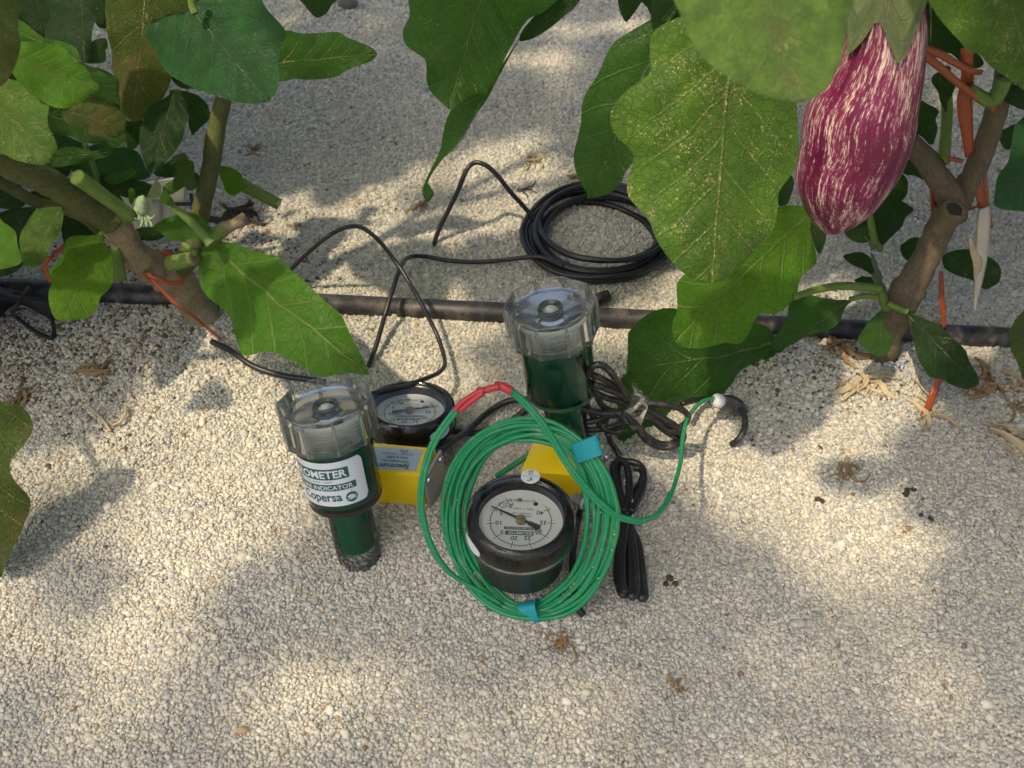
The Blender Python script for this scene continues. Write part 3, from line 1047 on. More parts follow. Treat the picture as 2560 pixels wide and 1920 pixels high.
def transducer(parent, top, shift, label):
    """yellow box: four top corners FL FR BR BL and the offset of the bottom"""
    top = [np.array(p, float) for p in top]
    bot = [p + np.array(shift) for p in top]
    b = add('transducer_box', hexa(bot + top, .0011), MT['yellow'], parent, smooth=35)
    FL, FR, BR, BL = top
    fr, br = bot[1], bot[2]
    cen = (FR + BR + fr + br) / 4
    n = np.cross(BR - FR, FR - fr)
    n /= np.linalg.norm(n)
    if n[0] < 0:
        n = -n
    # end plate
    e1, e2 = (BR - FR), (FR - fr)
    ax = [cen + n * .0014 + e1 * a + e2 * c for a, c in ((-.52, -.52), (.52, -.52), (.52, .46), (-.52, .46))]
    ax2 = [p + n * .0018 for p in ax]
    pl = add('end_plate', hexa(ax + ax2, .0005), MT['plate'], b, smooth=35)
    for a, c in ((-.36, -.38), (.36, -.38), (.36, .34), (-.36, .34)):
        screw(b, cen + n * .0033 + e1 * a + e2 * c, n)
    if label:
        u, v = (FR - FL), (BL - FL)
        nn = np.cross(u, v)
        nn /= np.linalg.norm(nn)
        o = (FL + FR + BR + BL) / 4 + nn * .0003
        un, vn = u / np.linalg.norm(u), v / np.linalg.norm(v)
        Wl, Hl = np.linalg.norm(u) * .40, np.linalg.norm(v) * .36

        def onp(vf, dz):
            w, f = vf
            return o + w[:, :1] * un + w[:, 1:2] * vn + nn * dz, f
        V = []
        for cx, cy, a0 in ((1, 1, 0), (-1, 1, 90), (-1, -1, 180), (1, -1, 270)):
            for t in (0, 30, 60, 90):
                a = math.radians(a0 + t)
                V.append((cx * (Wl - .0012) + .0012 * math.cos(a), cy * (Hl - .0012) + .0012 * math.sin(a), 0))
        st = add('box_label', onp((np.array(V), [list(range(16))]), 0), MT['silver'], b, smooth=False)
        up = math.pi
        L = [txt('Spectrum', w=Wl * 1.15, pos=(.0015, -Hl * .62), rot=up), txt('Technologies, Inc.', w=Wl * 1.1, pos=(.0015, -Hl * .22), rot=up),
             txt('Item # 6450', w=Wl * .8, pos=(.0015, Hl * .12), rot=up), txt('Irrometer Transducer', w=Wl * 1.2, pos=(.0008, Hl * .42), rot=up), txt('kPa', w=Wl * .3, pos=(.004, Hl * .7), rot=up)]
        add('label_print', onp(join(*L), .00015), MT['ink'], st, smooth=False)
    return b


# leaning instrument on the left
bL = GP(px('W', (776, 1196)), 0)
tL = PT(px('W', (700, 863)), .479)
inst = empty('tensiometer', bL, 'leaning tensiometer with white printed label, clear cap and yellow box at left', 'tensiometer')
tube_assembly(inst, bL, tL, .0229, True)
boxL = transducer(inst, [(-.0840, .343, .031), (-.0490, .340, .031), (-.0413, .3595, .0315), (-.0800, .3640, .0315)], (.002, .001, -.034), True)
gauge(inst, PT(px('E', (1128, 415)), .572), (0.02, .24, .97), .0258, 14, 0.04, False, .024)
M = frame((-.0800, .352, .014), (-1, -.1, 0))
add('side_fitting', lathe([(.0060, -.004), (.0078, -.002), (.0078, .006), (.0050, .007), (.0050, .016)], M, 24, closed=False), MT['amber'], inst, smooth=40)

# upright instrument on the right
bR = GP(px('W', (1238, 1010)), 0)
tR = PT(px('W', (1187, 653)), .499)
inst2 = empty('tensiometer', bR, 'unlabelled tensiometer behind the green cable coil, dial gauge with round 6 inch sticker', 'tensiometer')
tube_assembly(inst2, bR, tR, .0229, False)
transducer(inst2, [(.0045, .343, .031), (.0394, .340, .031), (.0505, .3620, .0315), (.0125, .3665, .0315)], (-.0035, .001, -.030), False)
fg_c = PT(px('I', (742, 690)), .480)
gauge(inst2, fg_c, (0.0, .05, 1.0), .0262, 153.5, -.06, True, .034)
M = frame(PT(px('F', (968, 842)), .520), (.5, -.6, .35))
gl = add('cable_gland', lathe([(.0001, -.006), (.0034, -.006), (.0034, -.001), (.0043, -.0008), (.0043, .0024), (.0030, .0032), (.0026, .0048), (.0001, .0050)], M, 8, closed=False), MT['steel'], inst2, smooth=25)

# ================================================================== cables
def cable(name, pts, r, mat, parent=None, seg=8, n=6):
    return add(name, tube(spline(pts, n), r, seg), mat, parent)


def depth_path(k, pts, ts):
    """traced path with depths interpolated along it"""
    P = px(k, pts)
    tt = np.interp(np.linspace(0, 1, len(P)), np.linspace(0, 1, len(ts)), ts)
    return np.array([PT(p, t) for p, t in zip(P, tt)])


def ground_path(k, pts, hs):
    P = px(k, pts)
    hh = np.interp(np.linspace(0, 1, len(P)), np.linspace(0, 1, len(hs)), hs)
    return np.array([GP(p, h) for p, h in zip(P, hh)])


# --- green coil, propped against the yellow box, its loops held by two bands of tape
def coil_plane(p):
    """depth of the leaning coil plane (1/t is linear in the picture)"""
    A_ = [(px('F', (640, 1510)), .503), (px('F', (680, 400)), .4780), (px('F', (180, 1000)), .512), (px('F', (1120, 900)), .472)]
    Mx = np.array([[1, q[0], q[1]] for q, _ in A_])
    b = np.array([1 / t for _, t in A_])
    s, *_ = np.linalg.lstsq(Mx, b, rcond=None)
    return 1 / (s[0] + s[1] * p[0] + s[2] * p[1])


coil = empty('green_cable_coil', GP(px('F', (640, 1520))), 'coil of bright green cable with teal tape bands encircling the front gauge', 'cable')
NL = 11
for k in range(NL):
    u = k / (NL - 1)
    cx, cy = 632 + 22 * u, 952 - 2 * u
    rx, ry = 356 + 162 * u, 488 + 110 * u
    ph = random.uniform(0, 6.28)
    am = random.uniform(6, 20)
    dz = random.uniform(-.0035, .0035)
    pts = []
    for i in range(44):
        a = 2 * math.pi * i / 44
        # bunch together at the tapes, spread on the left
        tape = max(math.exp(-((a - math.radians(49)) / .35) ** 2), math.exp(-((a - math.radians(267)) / .35) ** 2))
        spread = 1 - .30 * tape
        rx_, ry_ = 442 + (rx - 442) * spread, 544 + (ry - 544) * spread
        w = (1 - tape) * (am * math.sin(2 * a + ph) + 5 * math.sin(5 * a + 2 * ph) + random.uniform(-2, 2))
        x, y = cx + (rx_ + w) * math.cos(a), cy - (ry_ + w) * math.sin(a)
        x += 26 * math.sin(a) * math.cos(a)
        p = px('F', (x, y))
        t = coil_plane(p) + dz * (1 - .4 * tape) * math.cos(a + ph)
        q = PT(p, t)
        g = float(gh(q[0], q[1])) + .0014
        if q[2] < g:
            q = GP(p, .0014)
        pts.append(q)
    add('wire_loop', tube(spline(pts, 3, closed=True), .00118, 8, closed=True), MT['green'], coil)


def tape_band(parent, c1, c2, along, hw, mat, name='tape_band', lift=.0022, plane=coil_plane, thick=.0042):
    """flattened sleeve across the strands: c1..c2 is the picture line across, along the strand direction"""
    a, b = PT(px('F', c1), plane(px('F', c1))), PT(px('F', c2), plane(px('F', c2)))
    m = (a + b) / 2
    q = px('F', ((c1[0] + c2[0]) / 2 + along[0], (c1[1] + c2[1]) / 2 + along[1]))
    d = PT(q, plane(q)) - m
    d /= np.linalg.norm(d)
    s = (b - a) / 2
    n = np.cross(s, d)
    n /= np.linalg.norm(n)
    V, F = [], []
    sg = 28
    for j, w in enumerate((-1, -.4, .2, 1)):
        for k in range(sg):
            t = 2 * math.pi * k / sg
            cc, ss = math.cos(t), math.sin(t)
            e = 1 + .02 * math.sin(5 * t + j)
            V.append(m + s * (np.sign(cc) * abs(cc) ** .7) * e + n * thick * (np.sign(ss) * abs(ss) ** .7) * e + d * hw * w)
    for j in range(3):
        for k in range(sg):
            F.append([j * sg + k, j * sg + (k + 1) % sg, j * sg + sg + (k + 1) % sg, j * sg + sg + k])
    return add(name, (np.array(V), F), mat, parent)


tape_band(coil, (912, 555), (1066, 500), (52, 140), .0046, MT['teal'], thick=.0024, plane=lambda p: coil_plane(p) - .0022)
tape_band(coil, (640, 1430), (680, 1556), (100, -20), .0052, MT['teal'], plane=lambda p: coil_plane(p) - .0042, thick=.0045)
# lead rising off the coil in an arch, with the red sleeve at its crown
left = [(470, 1440), (340, 1360), (200, 1280), (110, 1180), (50, 1060), (15, 930), (5, 820), (20, 680), (60, 540), (110, 440), (170, 355), (222, 288)]
for s in (-1, 1):
    pts = depth_path('F', [(x + s * 9, y + s * 5) for x, y in left], [.497, .492, .482, .472, .464, .458])
    cable('lead_wire', pts, .00112, MT['green'], coil)
right = [(535, 182), (600, 235), (680, 320), (740, 400), (790, 480), (850, 580), (920, 680), (1000, 780), (1080, 860), (1170, 925), (1290, 955), (1380, 930), (1445, 870), (1490, 780)]
for s in (-1, 1):
    ptsR = depth_path('F', [(x + s * 7, y - s * 6) for x, y in right], [.455, .457, .460, .463, .468, .476, .492])
    if s < 0:
        cable('lead_wire', ptsR, .00112, MT['green'], coil)
    else:
        ext = depth_path('H', [(1582, 1640), (1592, 1520), (1608, 1400), (1636, 1290), (1680, 1220), (1740, 1160), (1800, 1132), (1850, 1122)], [.505, .535, .565, .580])
        cable('lead_wire', np.vstack([ptsR, ext]), .00115, MT['green'], coil)
for i, (pp, r) in enumerate([([(205, 300), (250, 250), (300, 215), (345, 190), (380, 180)], .0013), ([(240, 300), (290, 255), (335, 222), (375, 195)], .0014),
                             ([(345, 182), (380, 180), (420, 168), (468, 160)], .0017), ([(455, 152), (490, 158), (545, 186)], .0021)]):
    cable('red_sleeve', depth_path('F', pp, [.4575, .455, .4545]), r, MT['red'], coil)
tipM = PT(px('H', (1880, 1145)), .581)
M = frame(tipM, PT(px('H', (2050, 1210)), .590) - PT(px('H', (1860, 1130)), .580))
add('white_tip', lathe([(.0001, -.0035), (.0026, -.0034), (.0040, -.0020), (.0044, 0), (.0040, .0022), (.0030, .0032), (.0001, .0034)], M, 24, closed=False), MT['tip'], coil)
# tail of the coil poking out on the left inside
cable('wire_tail', depth_path('F', [(650, 560), (560, 620), (500, 660), (455, 686)], [.545, .556]), .0016, MT['green'], coil)
# grains caught between the strands
for i in range(26):
    a = random.choice([random.uniform(-1.2, -.2), random.uniform(-1.2, .6), random.uniform(2.9, 4.6)])
    rr = random.uniform(.80, .99)
    p = px('F', (650 + 520 * rr * math.cos(a), 950 - 600 * rr * math.sin(a)))
    q = PT(p, coil_plane(p) - .0036)
    s = random.uniform(.0003, .00075)
    v = np.array([(1, 0, 0), (-1, 0, 0), (0, 1, 0), (0, -1, 0), (0, 0, 1), (0, 0, -1)], float) * s * np.array([random.uniform(.7, 1.5), 1, .8])
    add('sand_grain', (v + q, [(0, 2, 4), (2, 1, 4), (1, 3, 4), (3, 0, 4), (2, 0, 5), (1, 2, 5), (3, 1, 5), (0, 3, 5)]), MT['dry_pale'], coil, smooth=False)

# --- black coil lying behind
c0 = GP((1503, 603), 0)
bc = empty('black_cable_coil', c0, 'round coil of black cable lying on shaded gravel behind the upright tensiometer', 'cable')
for k in range(12):
    R = .0400 + .0016 * (k % 8) + random.uniform(-.0012, .0012)
    ox, oy = random.uniform(-.003, .003), random.uniform(-.003, .003)
    hz = .0030 + .0034 * (k // 3) + random.uniform(-.0008, .0008)
    ph = random.uniform(0, 6.28)
    pts = []
    for i in range(30):
        a = 2 * math.pi * i / 30
        r2 = R + .0018 * math.sin(2 * a + ph)
        x, y = c0[0] + ox + r2 * 1.06 * math.cos(a), c0[1] + oy + r2 * math.sin(a)
        pts.append((x, y, float(gh(x, y)) + hz + .0018 * math.sin(a + ph)))
    add('wire_loop', tube(spline(pts, 3, closed=True), .0019, 8, closed=True), MT['cable'], bc)
arch = [(1370, 1420), (1310, 1340), (1240, 1255), (1170, 1180), (1100, 1090), (1040, 1030), (990, 1003), (950, 1000), (910, 1030), (880, 1090), (840, 1190), (790, 1290), (740, 1390), (710, 1470), (690, 1545)]
Ys = np.interp(np.linspace(0, 1, len(arch)), [0, .12, .5, 1], [.585, .592, .597, .576])
cable('lead_wire', np.array([PY(p, y) for p, y in zip(px('B', arch), Ys)]), .0017, MT['cable'], bc)
cable('lead_wire', ground_path('M', [(2300, 400), (2140, 330), (2020, 325), (1850, 345), (1700, 360), (1500, 360), (1350, 345), (1230, 322), (1130, 316), (1070, 330), (1035, 365), (1010, 420), (980, 500), (950, 590), (920, 690), (890, 790), (860, 900), (830, 1000), (800, 1090), (762, 1188)],
                               [.014, .012, .004, .004, .006, .016, .026, .022, .013, .008, .003]), .0016, MT['cable'], bc)

# --- arching cable from the left gauge
arc_pts = [(60, 520), (150, 420), (230, 340), (330, 250), (430, 170), (530, 110), (620, 82), (690, 86), (750, 115), (830, 180), (900, 260), (960, 340), (1020, 420), (1080, 520), (1140, 620), (1200, 730), (1250, 830), (1300, 930), (1340, 1040), (1363, 1130), (1362, 1185), (1325, 1232), (1250, 1270), (1150, 1306), (1050, 1340), (950, 1366), (850, 1390), (760, 1408)]
cw = ground_path('M', arc_pts, [.012, .030, .052, .058, .056, .052, .044, .032, .020, .016, .022, .030, .030, .030])
k0 = add('arched_cable', tube(spline(cw, 5), .0014, 8), MT['cable'])
tag(k0, 'thin black cable arching over the drip pipe and across the rear gauge rim', 'cable')
k1 = cable('loose_cable', ground_path('D', [(1300, 870), (1400, 915), (1460, 955), (1520, 1000), (1600, 1040), (1700, 1070), (1800, 1090), (1890, 1102), (2000, 1120)], [.004, .003, .004]), .0019, MT['cable'])
tag(k1, 'black cable on the sand under the big fresh leaf, left of the leaning cap', 'cable')

# --- cable from the left box to the dusty bundle
k2 = cable('sensor_cable', ground_path('F', [(70, 575), (110, 540), (180, 490), (280, 420), (390, 320), (480, 262), (560, 237), (680, 235), (800, 246), (960, 265)], [.022, .016, .006, .006, .010, .016]), .0020, MT['cable_dusty'])
tag(k2, 'black cable running from the left yellow box behind the red sleeve', 'cable')
k3 = cable('sensor_cable', ground_path('F', [(150, 412), (210, 422), (330, 432), (430, 406), (540, 360), (610, 310), (645, 285)], [.010, .003, .003, .006]), .0020, MT['cable_dusty'])
tag(k3, 'short black cable on gravel between the rear gauge and the green coil', 'cable')

# --- dusty bundle with clear tape
bd = empty('taped_cable_bundle', GP(px('H', (1200, 1300))), 'dusty black cable bundle wound with clear tape beside the upright tensiometer', 'cable')


def hdepth(y):
    return float(np.interp(y, [780, 1200, 1520], [.500, .540, .566]))


strands = [
    [(720, 915), (745, 950), (775, 1030), (800, 1090), (850, 1190), (900, 1275), (950, 1330), (988, 1312), (1000, 1270)],
    [(778, 795), (800, 850), (840, 930), (880, 1010), (920, 1090), (965, 1180), (1020, 1220), (1100, 1235)],
    [(860, 930), (880, 885), (915, 862), (960, 862), (1020, 905), (1075, 980), (1125, 1060), (1165, 1120), (1210, 1190)],
    [(885, 935), (950, 962), (1040, 1010), (1120, 1062), (1190, 1120)],
    [(900, 1010), (980, 1042), (1060, 1072), (1160, 1125)],
    [(930, 1090), (1000, 1120), (1080, 1140), (1170, 1165)],
    [(1120, 1245), (1080, 1245), (960, 1240), (850, 1215), (740, 1182), (650, 1175), (595, 1192), (580, 1240), (620, 1280), (720, 1302), (830, 1312), (940, 1294), (1010, 1262), (1110, 1252)],
    [(585, 1270), (592, 1315), (640, 1352), (740, 1372), (860, 1374), (980, 1362), (1080, 1335), (1150, 1290)],
    [(700, 1235), (730, 1330), (790, 1380), (860, 1430), (900, 1450)],
    [(940, 1330), (1020, 1380), (1100, 1390), (1150, 1370)],
    [(1230, 1185), (1290, 1170), (1400, 1165), (1500, 1180), (1590, 1210), (1642, 1260), (1630, 1312), (1580, 1350), (1520, 1362)],
    [(1230, 1200), (1300, 1205), (1380, 1240), (1460, 1290), (1540, 1340), (1602, 1400), (1592, 1460), (1530, 1502), (1450, 1515), (1370, 1490), (1290, 1430), (1240, 1360), (1212, 1290), (1235, 1240)],
    [(1250, 1215), (1300, 1240), (1360, 1290), (1420, 1350), (1500, 1405), (1560, 1440), (1510, 1482), (1430, 1484), (1340, 1444), (1270, 1374), (1240, 1300), (1230, 1250)],
    [(1240, 1230), (1300, 1262), (1400, 1312), (1480, 1370), (1575, 1392), (1610, 1430), (1570, 1485), (1480, 1500)],
    [(1260, 1200), (1330, 1240), (1410, 1300), (1480, 1320), (1560, 1370)],
    [(1010, 1400), (1035, 1470), (1075, 1530), (1105, 1585)],
]
for s in strands:
    off = random.uniform(-.0035, .0035)
    pts = np.array([PT(px('H', p), hdepth(p[1]) + off) for p in s])
    for q in pts:
        q[2] = max(q[2], float(gh(q[0], q[1])) + .0018)
    cable('cable_strand', pts, .00185, MT['cable_dusty'], bd)
hp = lambda p: hdepth((p[1] - 640) / .31646)


def film(parent, k, c1, c2, along, hw, plane, thick, name='clear_tape'):
    a, b = PT(px(k, c1), plane(px(k, c1))), PT(px(k, c2), plane(px(k, c2)))
    m = (a + b) / 2
    q = px(k, ((c1[0] + c2[0]) / 2 + along[0], (c1[1] + c2[1]) / 2 + along[1]))
    d = PT(q, plane(q)) - m
    d /= np.linalg.norm(d)
    s = (b - a) / 2
    n = np.cross(s, d)
    n /= np.linalg.norm(n)
    V, F = [], []
    sg = 30
    nj = 7
    for j in range(nj):
        w = -1 + 2 * j / (nj - 1)
        for i in range(sg):
            t = 2 * math.pi * i / sg
            e = 1 + .07 * mnoise.noise(Vector((3 * math.cos(t), 3 * math.sin(t), j * .8))) * 2
            V.append(m + s * math.cos(t) * e + n * thick * math.sin(t) * e + d * hw * w * (1 + .1 * math.sin(2 * t)))
    for j in range(nj - 1):
        for i in range(sg):
            F.append([j * sg + i, j * sg + (i + 1) % sg, j * sg + sg + (i + 1) % sg, j * sg + sg + i])
    return add(name, (np.array(V), F), MT['tape_clear'], parent)


film(bd, 'H', (1270, 1075), (1120, 1275), (60, 55), .0085, hp, .0085)

# --- black plug and cable behind the white tip
sl = empty('sensor_plug', GP(px('H', (2000, 1210))), 'grey tubular plug with curled black cable behind the white tip', 'plug')
a, b = PT(px('H', (1895, 1150)), .5825), PT(px('H', (2060, 1215)), .594)
add('sleeve', tube(spline([a, a * .66 + b * .34, a * .33 + b * .67, b], 3), [.0042, .0046, .0044, .0040], 18), MT['sleeve'], sl)
cable('tail_cable', ground_path('H', [(2055, 1210), (2085, 1250), (2095, 1320), (2080, 1390), (2040, 1450), (1985, 1490)], [.012, .012, .010, .007, .002]), .0019, MT['cable_dusty'], sl)
cable('feed_cable', np.array([PT(px('H', p), t) for p, t in zip([(1600, 1165), (1700, 1140), (1800, 1128), (1900, 1120), (2000, 1125), (2060, 1165)], [.572, .590, .600, .604, .604, .600])]), .0018, MT['cable_dusty'], sl)

# --- hanked cable on the right of the coil
hk = empty('hanked_cable', GP(px('F', (1250, 1400))), 'glossy black cable hanked lengthwise and tied, right of the green coil', 'cable')
H1 = [
    [(1215, 900), (1200, 840), (1170, 760), (1150, 690), (1148, 625), (1185, 592), (1225, 632), (1240, 730), (1232, 860), (1225, 920)],
    [(1235, 900), (1270, 790), (1308, 725), (1325, 665), (1300, 622), (1250, 604), (1200, 608), (1170, 650), (1180, 760), (1215, 880)],
    [(1250, 900), (1300, 810), (1322, 745), (1326, 690), (1305, 645), (1262, 640)],
    [(1215, 880), (1205, 990), (1185, 1080), (1172, 1180), (1166, 1280), (1188, 1370), (1212, 1392), (1226, 1330), (1222, 1200), (1226, 1050), (1226, 950)],
    [(1226, 900), (1230, 990), (1240, 1100), (1246, 1250), (1244, 1375), (1264, 1402), (1282, 1350), (1276, 1200), (1256, 1050), (1240, 950)],
    [(1240, 900), (1250, 990), (1290, 1080), (1312, 1200), (1326, 1330), (1332, 1402), (1306, 1404), (1296, 1300), (1282, 1150), (1250, 1000)],
    [(1222, 950), (1205, 1060), (1196, 1200), (1200, 1330), (1218, 1380)],
    [(1236, 940), (1262, 1060), (1300, 1180), (1316, 1300), (1322, 1390)],
]
for i, s in enumerate(H1):
    up = [.010, .006, .012, .006, .009, .006, .012, .003][i]
    pts = []
    for p in s:
        tie = math.exp(-((p[1] - 920) / 90) ** 2)
        pts.append(GP(px('F', p), .003 + up * (1 - .3 * tie) + .004 * tie))
    cable('cable_strand', np.array(pts), .0020, MT['cable'], hk)
gpl = lambda p: float((GP(p, .008) - CAMP)[2] / ray(p)[2])
film(hk, 'F', (1180, 905), (1268, 905), (5, 90), .0125, gpl, .0062)
k4 = cable('gland_cable', np.vstack([[PT(px('F', (962, 850)), .517)], ground_path('F', [(940, 930), (918, 1040), (905, 1150), (902, 1260), (915, 1380), (932, 1440), (946, 1485), (965, 1508)], [.014, .007, .003, .003, .003, .001])]), .0019, MT['cable'])
tag(k4, 'thin black cable emerging from sand at the lower right of the coil', 'cable')

# --- bundle of thin black cord at the left edge
bo = empty('black_cord_bundle', GP(px('D', (60, 720))), 'bundle of thin black cord lying in shade at the left edge', 'cord')
for i in range(30):
    f = i / 29
    pts = [GP(px('D', (-260, 480 + 330 * f)), .004 + .02 * math.sin(math.pi * f)), GP(px('D', (-80, 500 + 260 * f)), .008 + .022 * math.sin(math.pi * f)),
           GP(px('D', (60, 585 + 60 * f)), .012 + .010 * math.sin(math.pi * f)), GP(px('D', (130, 600 + 30 * f)), .012 + .008 * math.sin(math.pi * f)),
           GP(px('D', (220, 575 + 90 * f)), .010 + .014 * math.sin(math.pi * f)), GP(px('D', (310 + random.uniform(-25, 25), 540 + 190 * f)), .004 + .016 * math.sin(math.pi * f))]
    cable('cord_strand', np.array(pts), .0017, MT['cord'], bo, 6, 5)
cable('cord_strand', ground_path('D', [(100, 720), (150, 760), (220, 810), (290, 845), (322, 845), (330, 800), (322, 740), (300, 690)], [.008, .002, .002, .008]), .0013, MT['cord'], bo, 6)
add('cord_tie', tube(spline(np.array([GP(px('D', (125 + 10 * math.cos(a), 615)), .018 + .012 * math.sin(a)) + np.array([0, .012 * math.cos(a), 0]) for a in np.linspace(0, 2 * math.pi, 12)[:-1]]), 3, closed=True), .0014, 6, closed=True), MT['cord'], bo)


# ================================================================== plants
def leaf_mesh(outline, base, tip, Yb, Yt, ds=0.0, tilt=.45, fold=.10, arch=.0, rip=.042, puck=.017, NA=44, NB=12, seed=0):
    """traced leaf: outline px, midrib base/tip px with their world Y; ds = how much farther the right side is"""
    rr = random.Random(seed)
    mid = ((base[0] + tip[0]) / 2, (base[1] + tip[1]) / 2)
    Ym = (Yb + Yt) / 2
    ti = lambda p: tilt * (mid[1] - p[1]) / FPX * Ym / ray(mid)[1]      # the blade leans back towards its upper side
    Pb, Pt = PY(base, Yb + ti(base)), PY(tip, Yt + ti(tip))
    dv = np.array([tip[0] - base[0], tip[1] - base[1]], float)
    pe = np.array([-dv[1], dv[0]])
    if pe[0] < 0:
        pe = -pe
    sp = (mid[0] + pe[0] * .5, mid[1] + pe[1] * .5)
    Pm = (Pb + Pt) / 2
    Ps = PY(sp, Ym + ds + ti(sp))
    u = Pt - Pb
    L = np.linalg.norm(u)
    u /= L
    n = np.cross(u, Ps - Pm)
    n /= np.linalg.norm(n)
    if n.dot(CAMP - Pm) < 0:
        n = -n
    v = np.cross(n, u)
    ol = spline(outline, 5, closed=True)
    ab = []
    for p in ol:
        r = ray(p)
        t = (Pb - CAMP).dot(n) / r.dot(n)
        q = CAMP + r * t - Pb
        ab.append((q.dot(u) / L, q.dot(v) / L))
    return leaf_grid(np.array(ab), Pb, u, v, n, L, fold, arch, rip, puck, NA, NB, rr)


def leaf_grid(ab, Pb, u, v, n, L, fold, arch, rip, puck, NA, NB, rr):
    amin, amax = ab[:, 0].min(), ab[:, 0].max()
    a1, b1 = ab[:, 0], ab[:, 1]
    a2, b2 = np.roll(a1, -1), np.roll(b1, -1)
    V, UV = [], []
    ph, ph2 = rr.uniform(0, 6.28), rr.uniform(0, 6.28)
    fr = rr.uniform(1.6, 2.4)
    for i in range(NA + 1):
        e = i / NA
        e = .5 - .5 * math.cos(math.pi * e)
        a = amin + (amax - amin) * (.002 + .996 * e)
        m = ((a1 <= a) & (a2 > a)) | ((a2 <= a) & (a1 > a))
        if m.sum() < 2:
            lo = hi = 0.0
        else:
            bb = b1[m] + (a - a1[m]) / (a2[m] - a1[m]) * (b2[m] - b1[m])
            lo, hi = bb.min(), bb.max()
        w = hi - lo
        mb = min(max(0.0, lo + .04 * w), hi - .04 * w)
        for j in range(2 * NB + 1):
            s = (j - NB) / NB
            b = mb + (hi - mb) * s if s >= 0 else mb + (mb - lo) * s
            d = -fold * abs(b) + arch * ((a - .45) ** 2) * -1 + .05 * fold
            d += rip * (abs(s) ** 2) * math.sin(2 * math.pi * fr * a + (ph if s > 0 else ph2))
            sv = (a - .8 * abs(b) ** .85) * 6 + (.42 if b > 0 else 0)
            d += puck * abs(math.sin(math.pi * (sv + .5))) * (1 - abs(s) ** 3) * min(1, abs(s) * 4)
            d += .035 * mnoise.noise(Vector((a * 2.6 + ph, b * 2.6, ph2)))
            V.append(Pb + u * (a * L) + v * (b * L) + n * (d * L))
            UV.append((a, b + .5))
    F = []
    K = 2 * NB + 1
    for i in range(NA):
        for j in range(K - 1):
            F.append([i * K + j, i * K + j + 1, i * K + K + j + 1, i * K + K + j])
    return (np.array(V), F), np.array(UV), Pb, n


LEAFN = [0]


def leaf(plant, k, outline, base, tip, Yb, Yt, mat, ds=0.0, stalk=None, sr=.0016, **kw):
    LEAFN[0] += 1
    vf, uv, Pb, n = leaf_mesh(px(k, outline), px(k, base), px(k, tip), Yb, Yt, ds, seed=LEAFN[0], **kw)
    o = add('leaf', vf, MT[mat], plant, uv=uv)
    if stalk is not None:
        s = np.array(stalk, float)
        P0 = vf[0][vf[0].shape[0] // 41 * 2 + 10] if False else Pb
        mid = (P0 + s) / 2 + np.array([0, 0, .12 * np.linalg.norm(P0 - s)])
        stem_tube('petiole', [P0, mid, s], [sr * .8, sr, sr * 1.3], 'stem', o, 8)
    return o


def stem_tube(name, pts, r, mat, parent, seg=14, n=7, knob=0.0, seed=1):
    P = spline(pts, n)
    rad = np.interp(np.linspace(0, 1, len(P)), np.linspace(0, 1, len(r)), r) if not np.isscalar(r) else np.full(len(P), r)
    if knob:
        rad = rad * np.array([1 + knob * mnoise.noise(Vector((i * .35 + seed * 9.1, seed, 0))) for i in range(len(P))])
    v, f = tube(P, rad, seg)
    if knob:
        cen = np.repeat(P, seg, 0)
        dv = v - cen
        sc = np.array([1 + knob * .7 * mnoise.noise(Vector((q * 160).tolist())) for q in v])
        v = cen + dv * sc[:, None]
    s = np.concatenate([[0], np.cumsum(np.linalg.norm(np.diff(P, axis=0), axis=1))]) / .02
    uv = [(k / seg, s[i]) for i in range(len(P)) for k in range(seg)]
    return add(name, (v, f), MT[mat], parent, uv=np.array(uv))


def pys(k, pts, Ys):
    P = px(k, pts)
    yy = np.interp(np.linspace(0, 1, len(P)), np.linspace(0, 1, len(Ys)), Ys)
    return np.array([PY(p, y) for p, y in zip(P, yy)])


# ------------------------------------------------------------------ left plant
lp_base = GP(px('D', (1260, 745)), 0)
LP = empty('eggplant_plant', lp_base, 'left leafy plant with thick leaning stem and fresh green leaves', 'plant')
trunk = pys('D', [(1330, 850), (1262, 745), (1190, 640), (1120, 545), (1040, 470), (930, 410), (830, 340), (770, 260), (720, 170), (640, 90)], [.475, .49, .492, .49, .485, .480, .474, .470, .465, .460])
trunk[0] = trunk[1] + np.array([.012, -.004, -.03])
stem_tube('trunk', trunk, [.0135, .0125, .0098, .0108, .0110, .0095, .0090, .0085, .0080, .0075], 'bark', LP, 18, knob=.16, seed=3)
stem_tube('branch', pys('A', [(680, 1360), (560, 1270), (420, 1190), (280, 1110), (140, 1050), (0, 980), (-160, 910)], [.462, .455, .445, .435, .425, .415, .40]), [.0078, .0075, .0072, .0072, .0070, .0066, .006], 'bark_g', LP, 16, knob=.10, seed=5)
stem_tube('branch', np.vstack([[trunk[4]], pys('A', [(1170, 1560), (1215, 1400), (1250, 1230), (1290, 1060), (1320, 850), (1350, 700), (1400, 520), (1470, 300), (1540, 60), (1600, -140)], [.49, .50, .505, .51, .52, .525, .53, .54, .55, .56])]), [.0085, .0065, .0056, .0052, .0055, .0048, .0046, .0044, .004], 'bark_g', LP, 14, knob=.12, seed=6)
stem_tube('branch', pys('A', [(640, 1440), (520, 1340), (380, 1280), (220, 1240), (60, 1150), (-120, 1060)], [.475, .47, .47, .468, .465, .46]), .0034, 'bark_g', LP, 10)


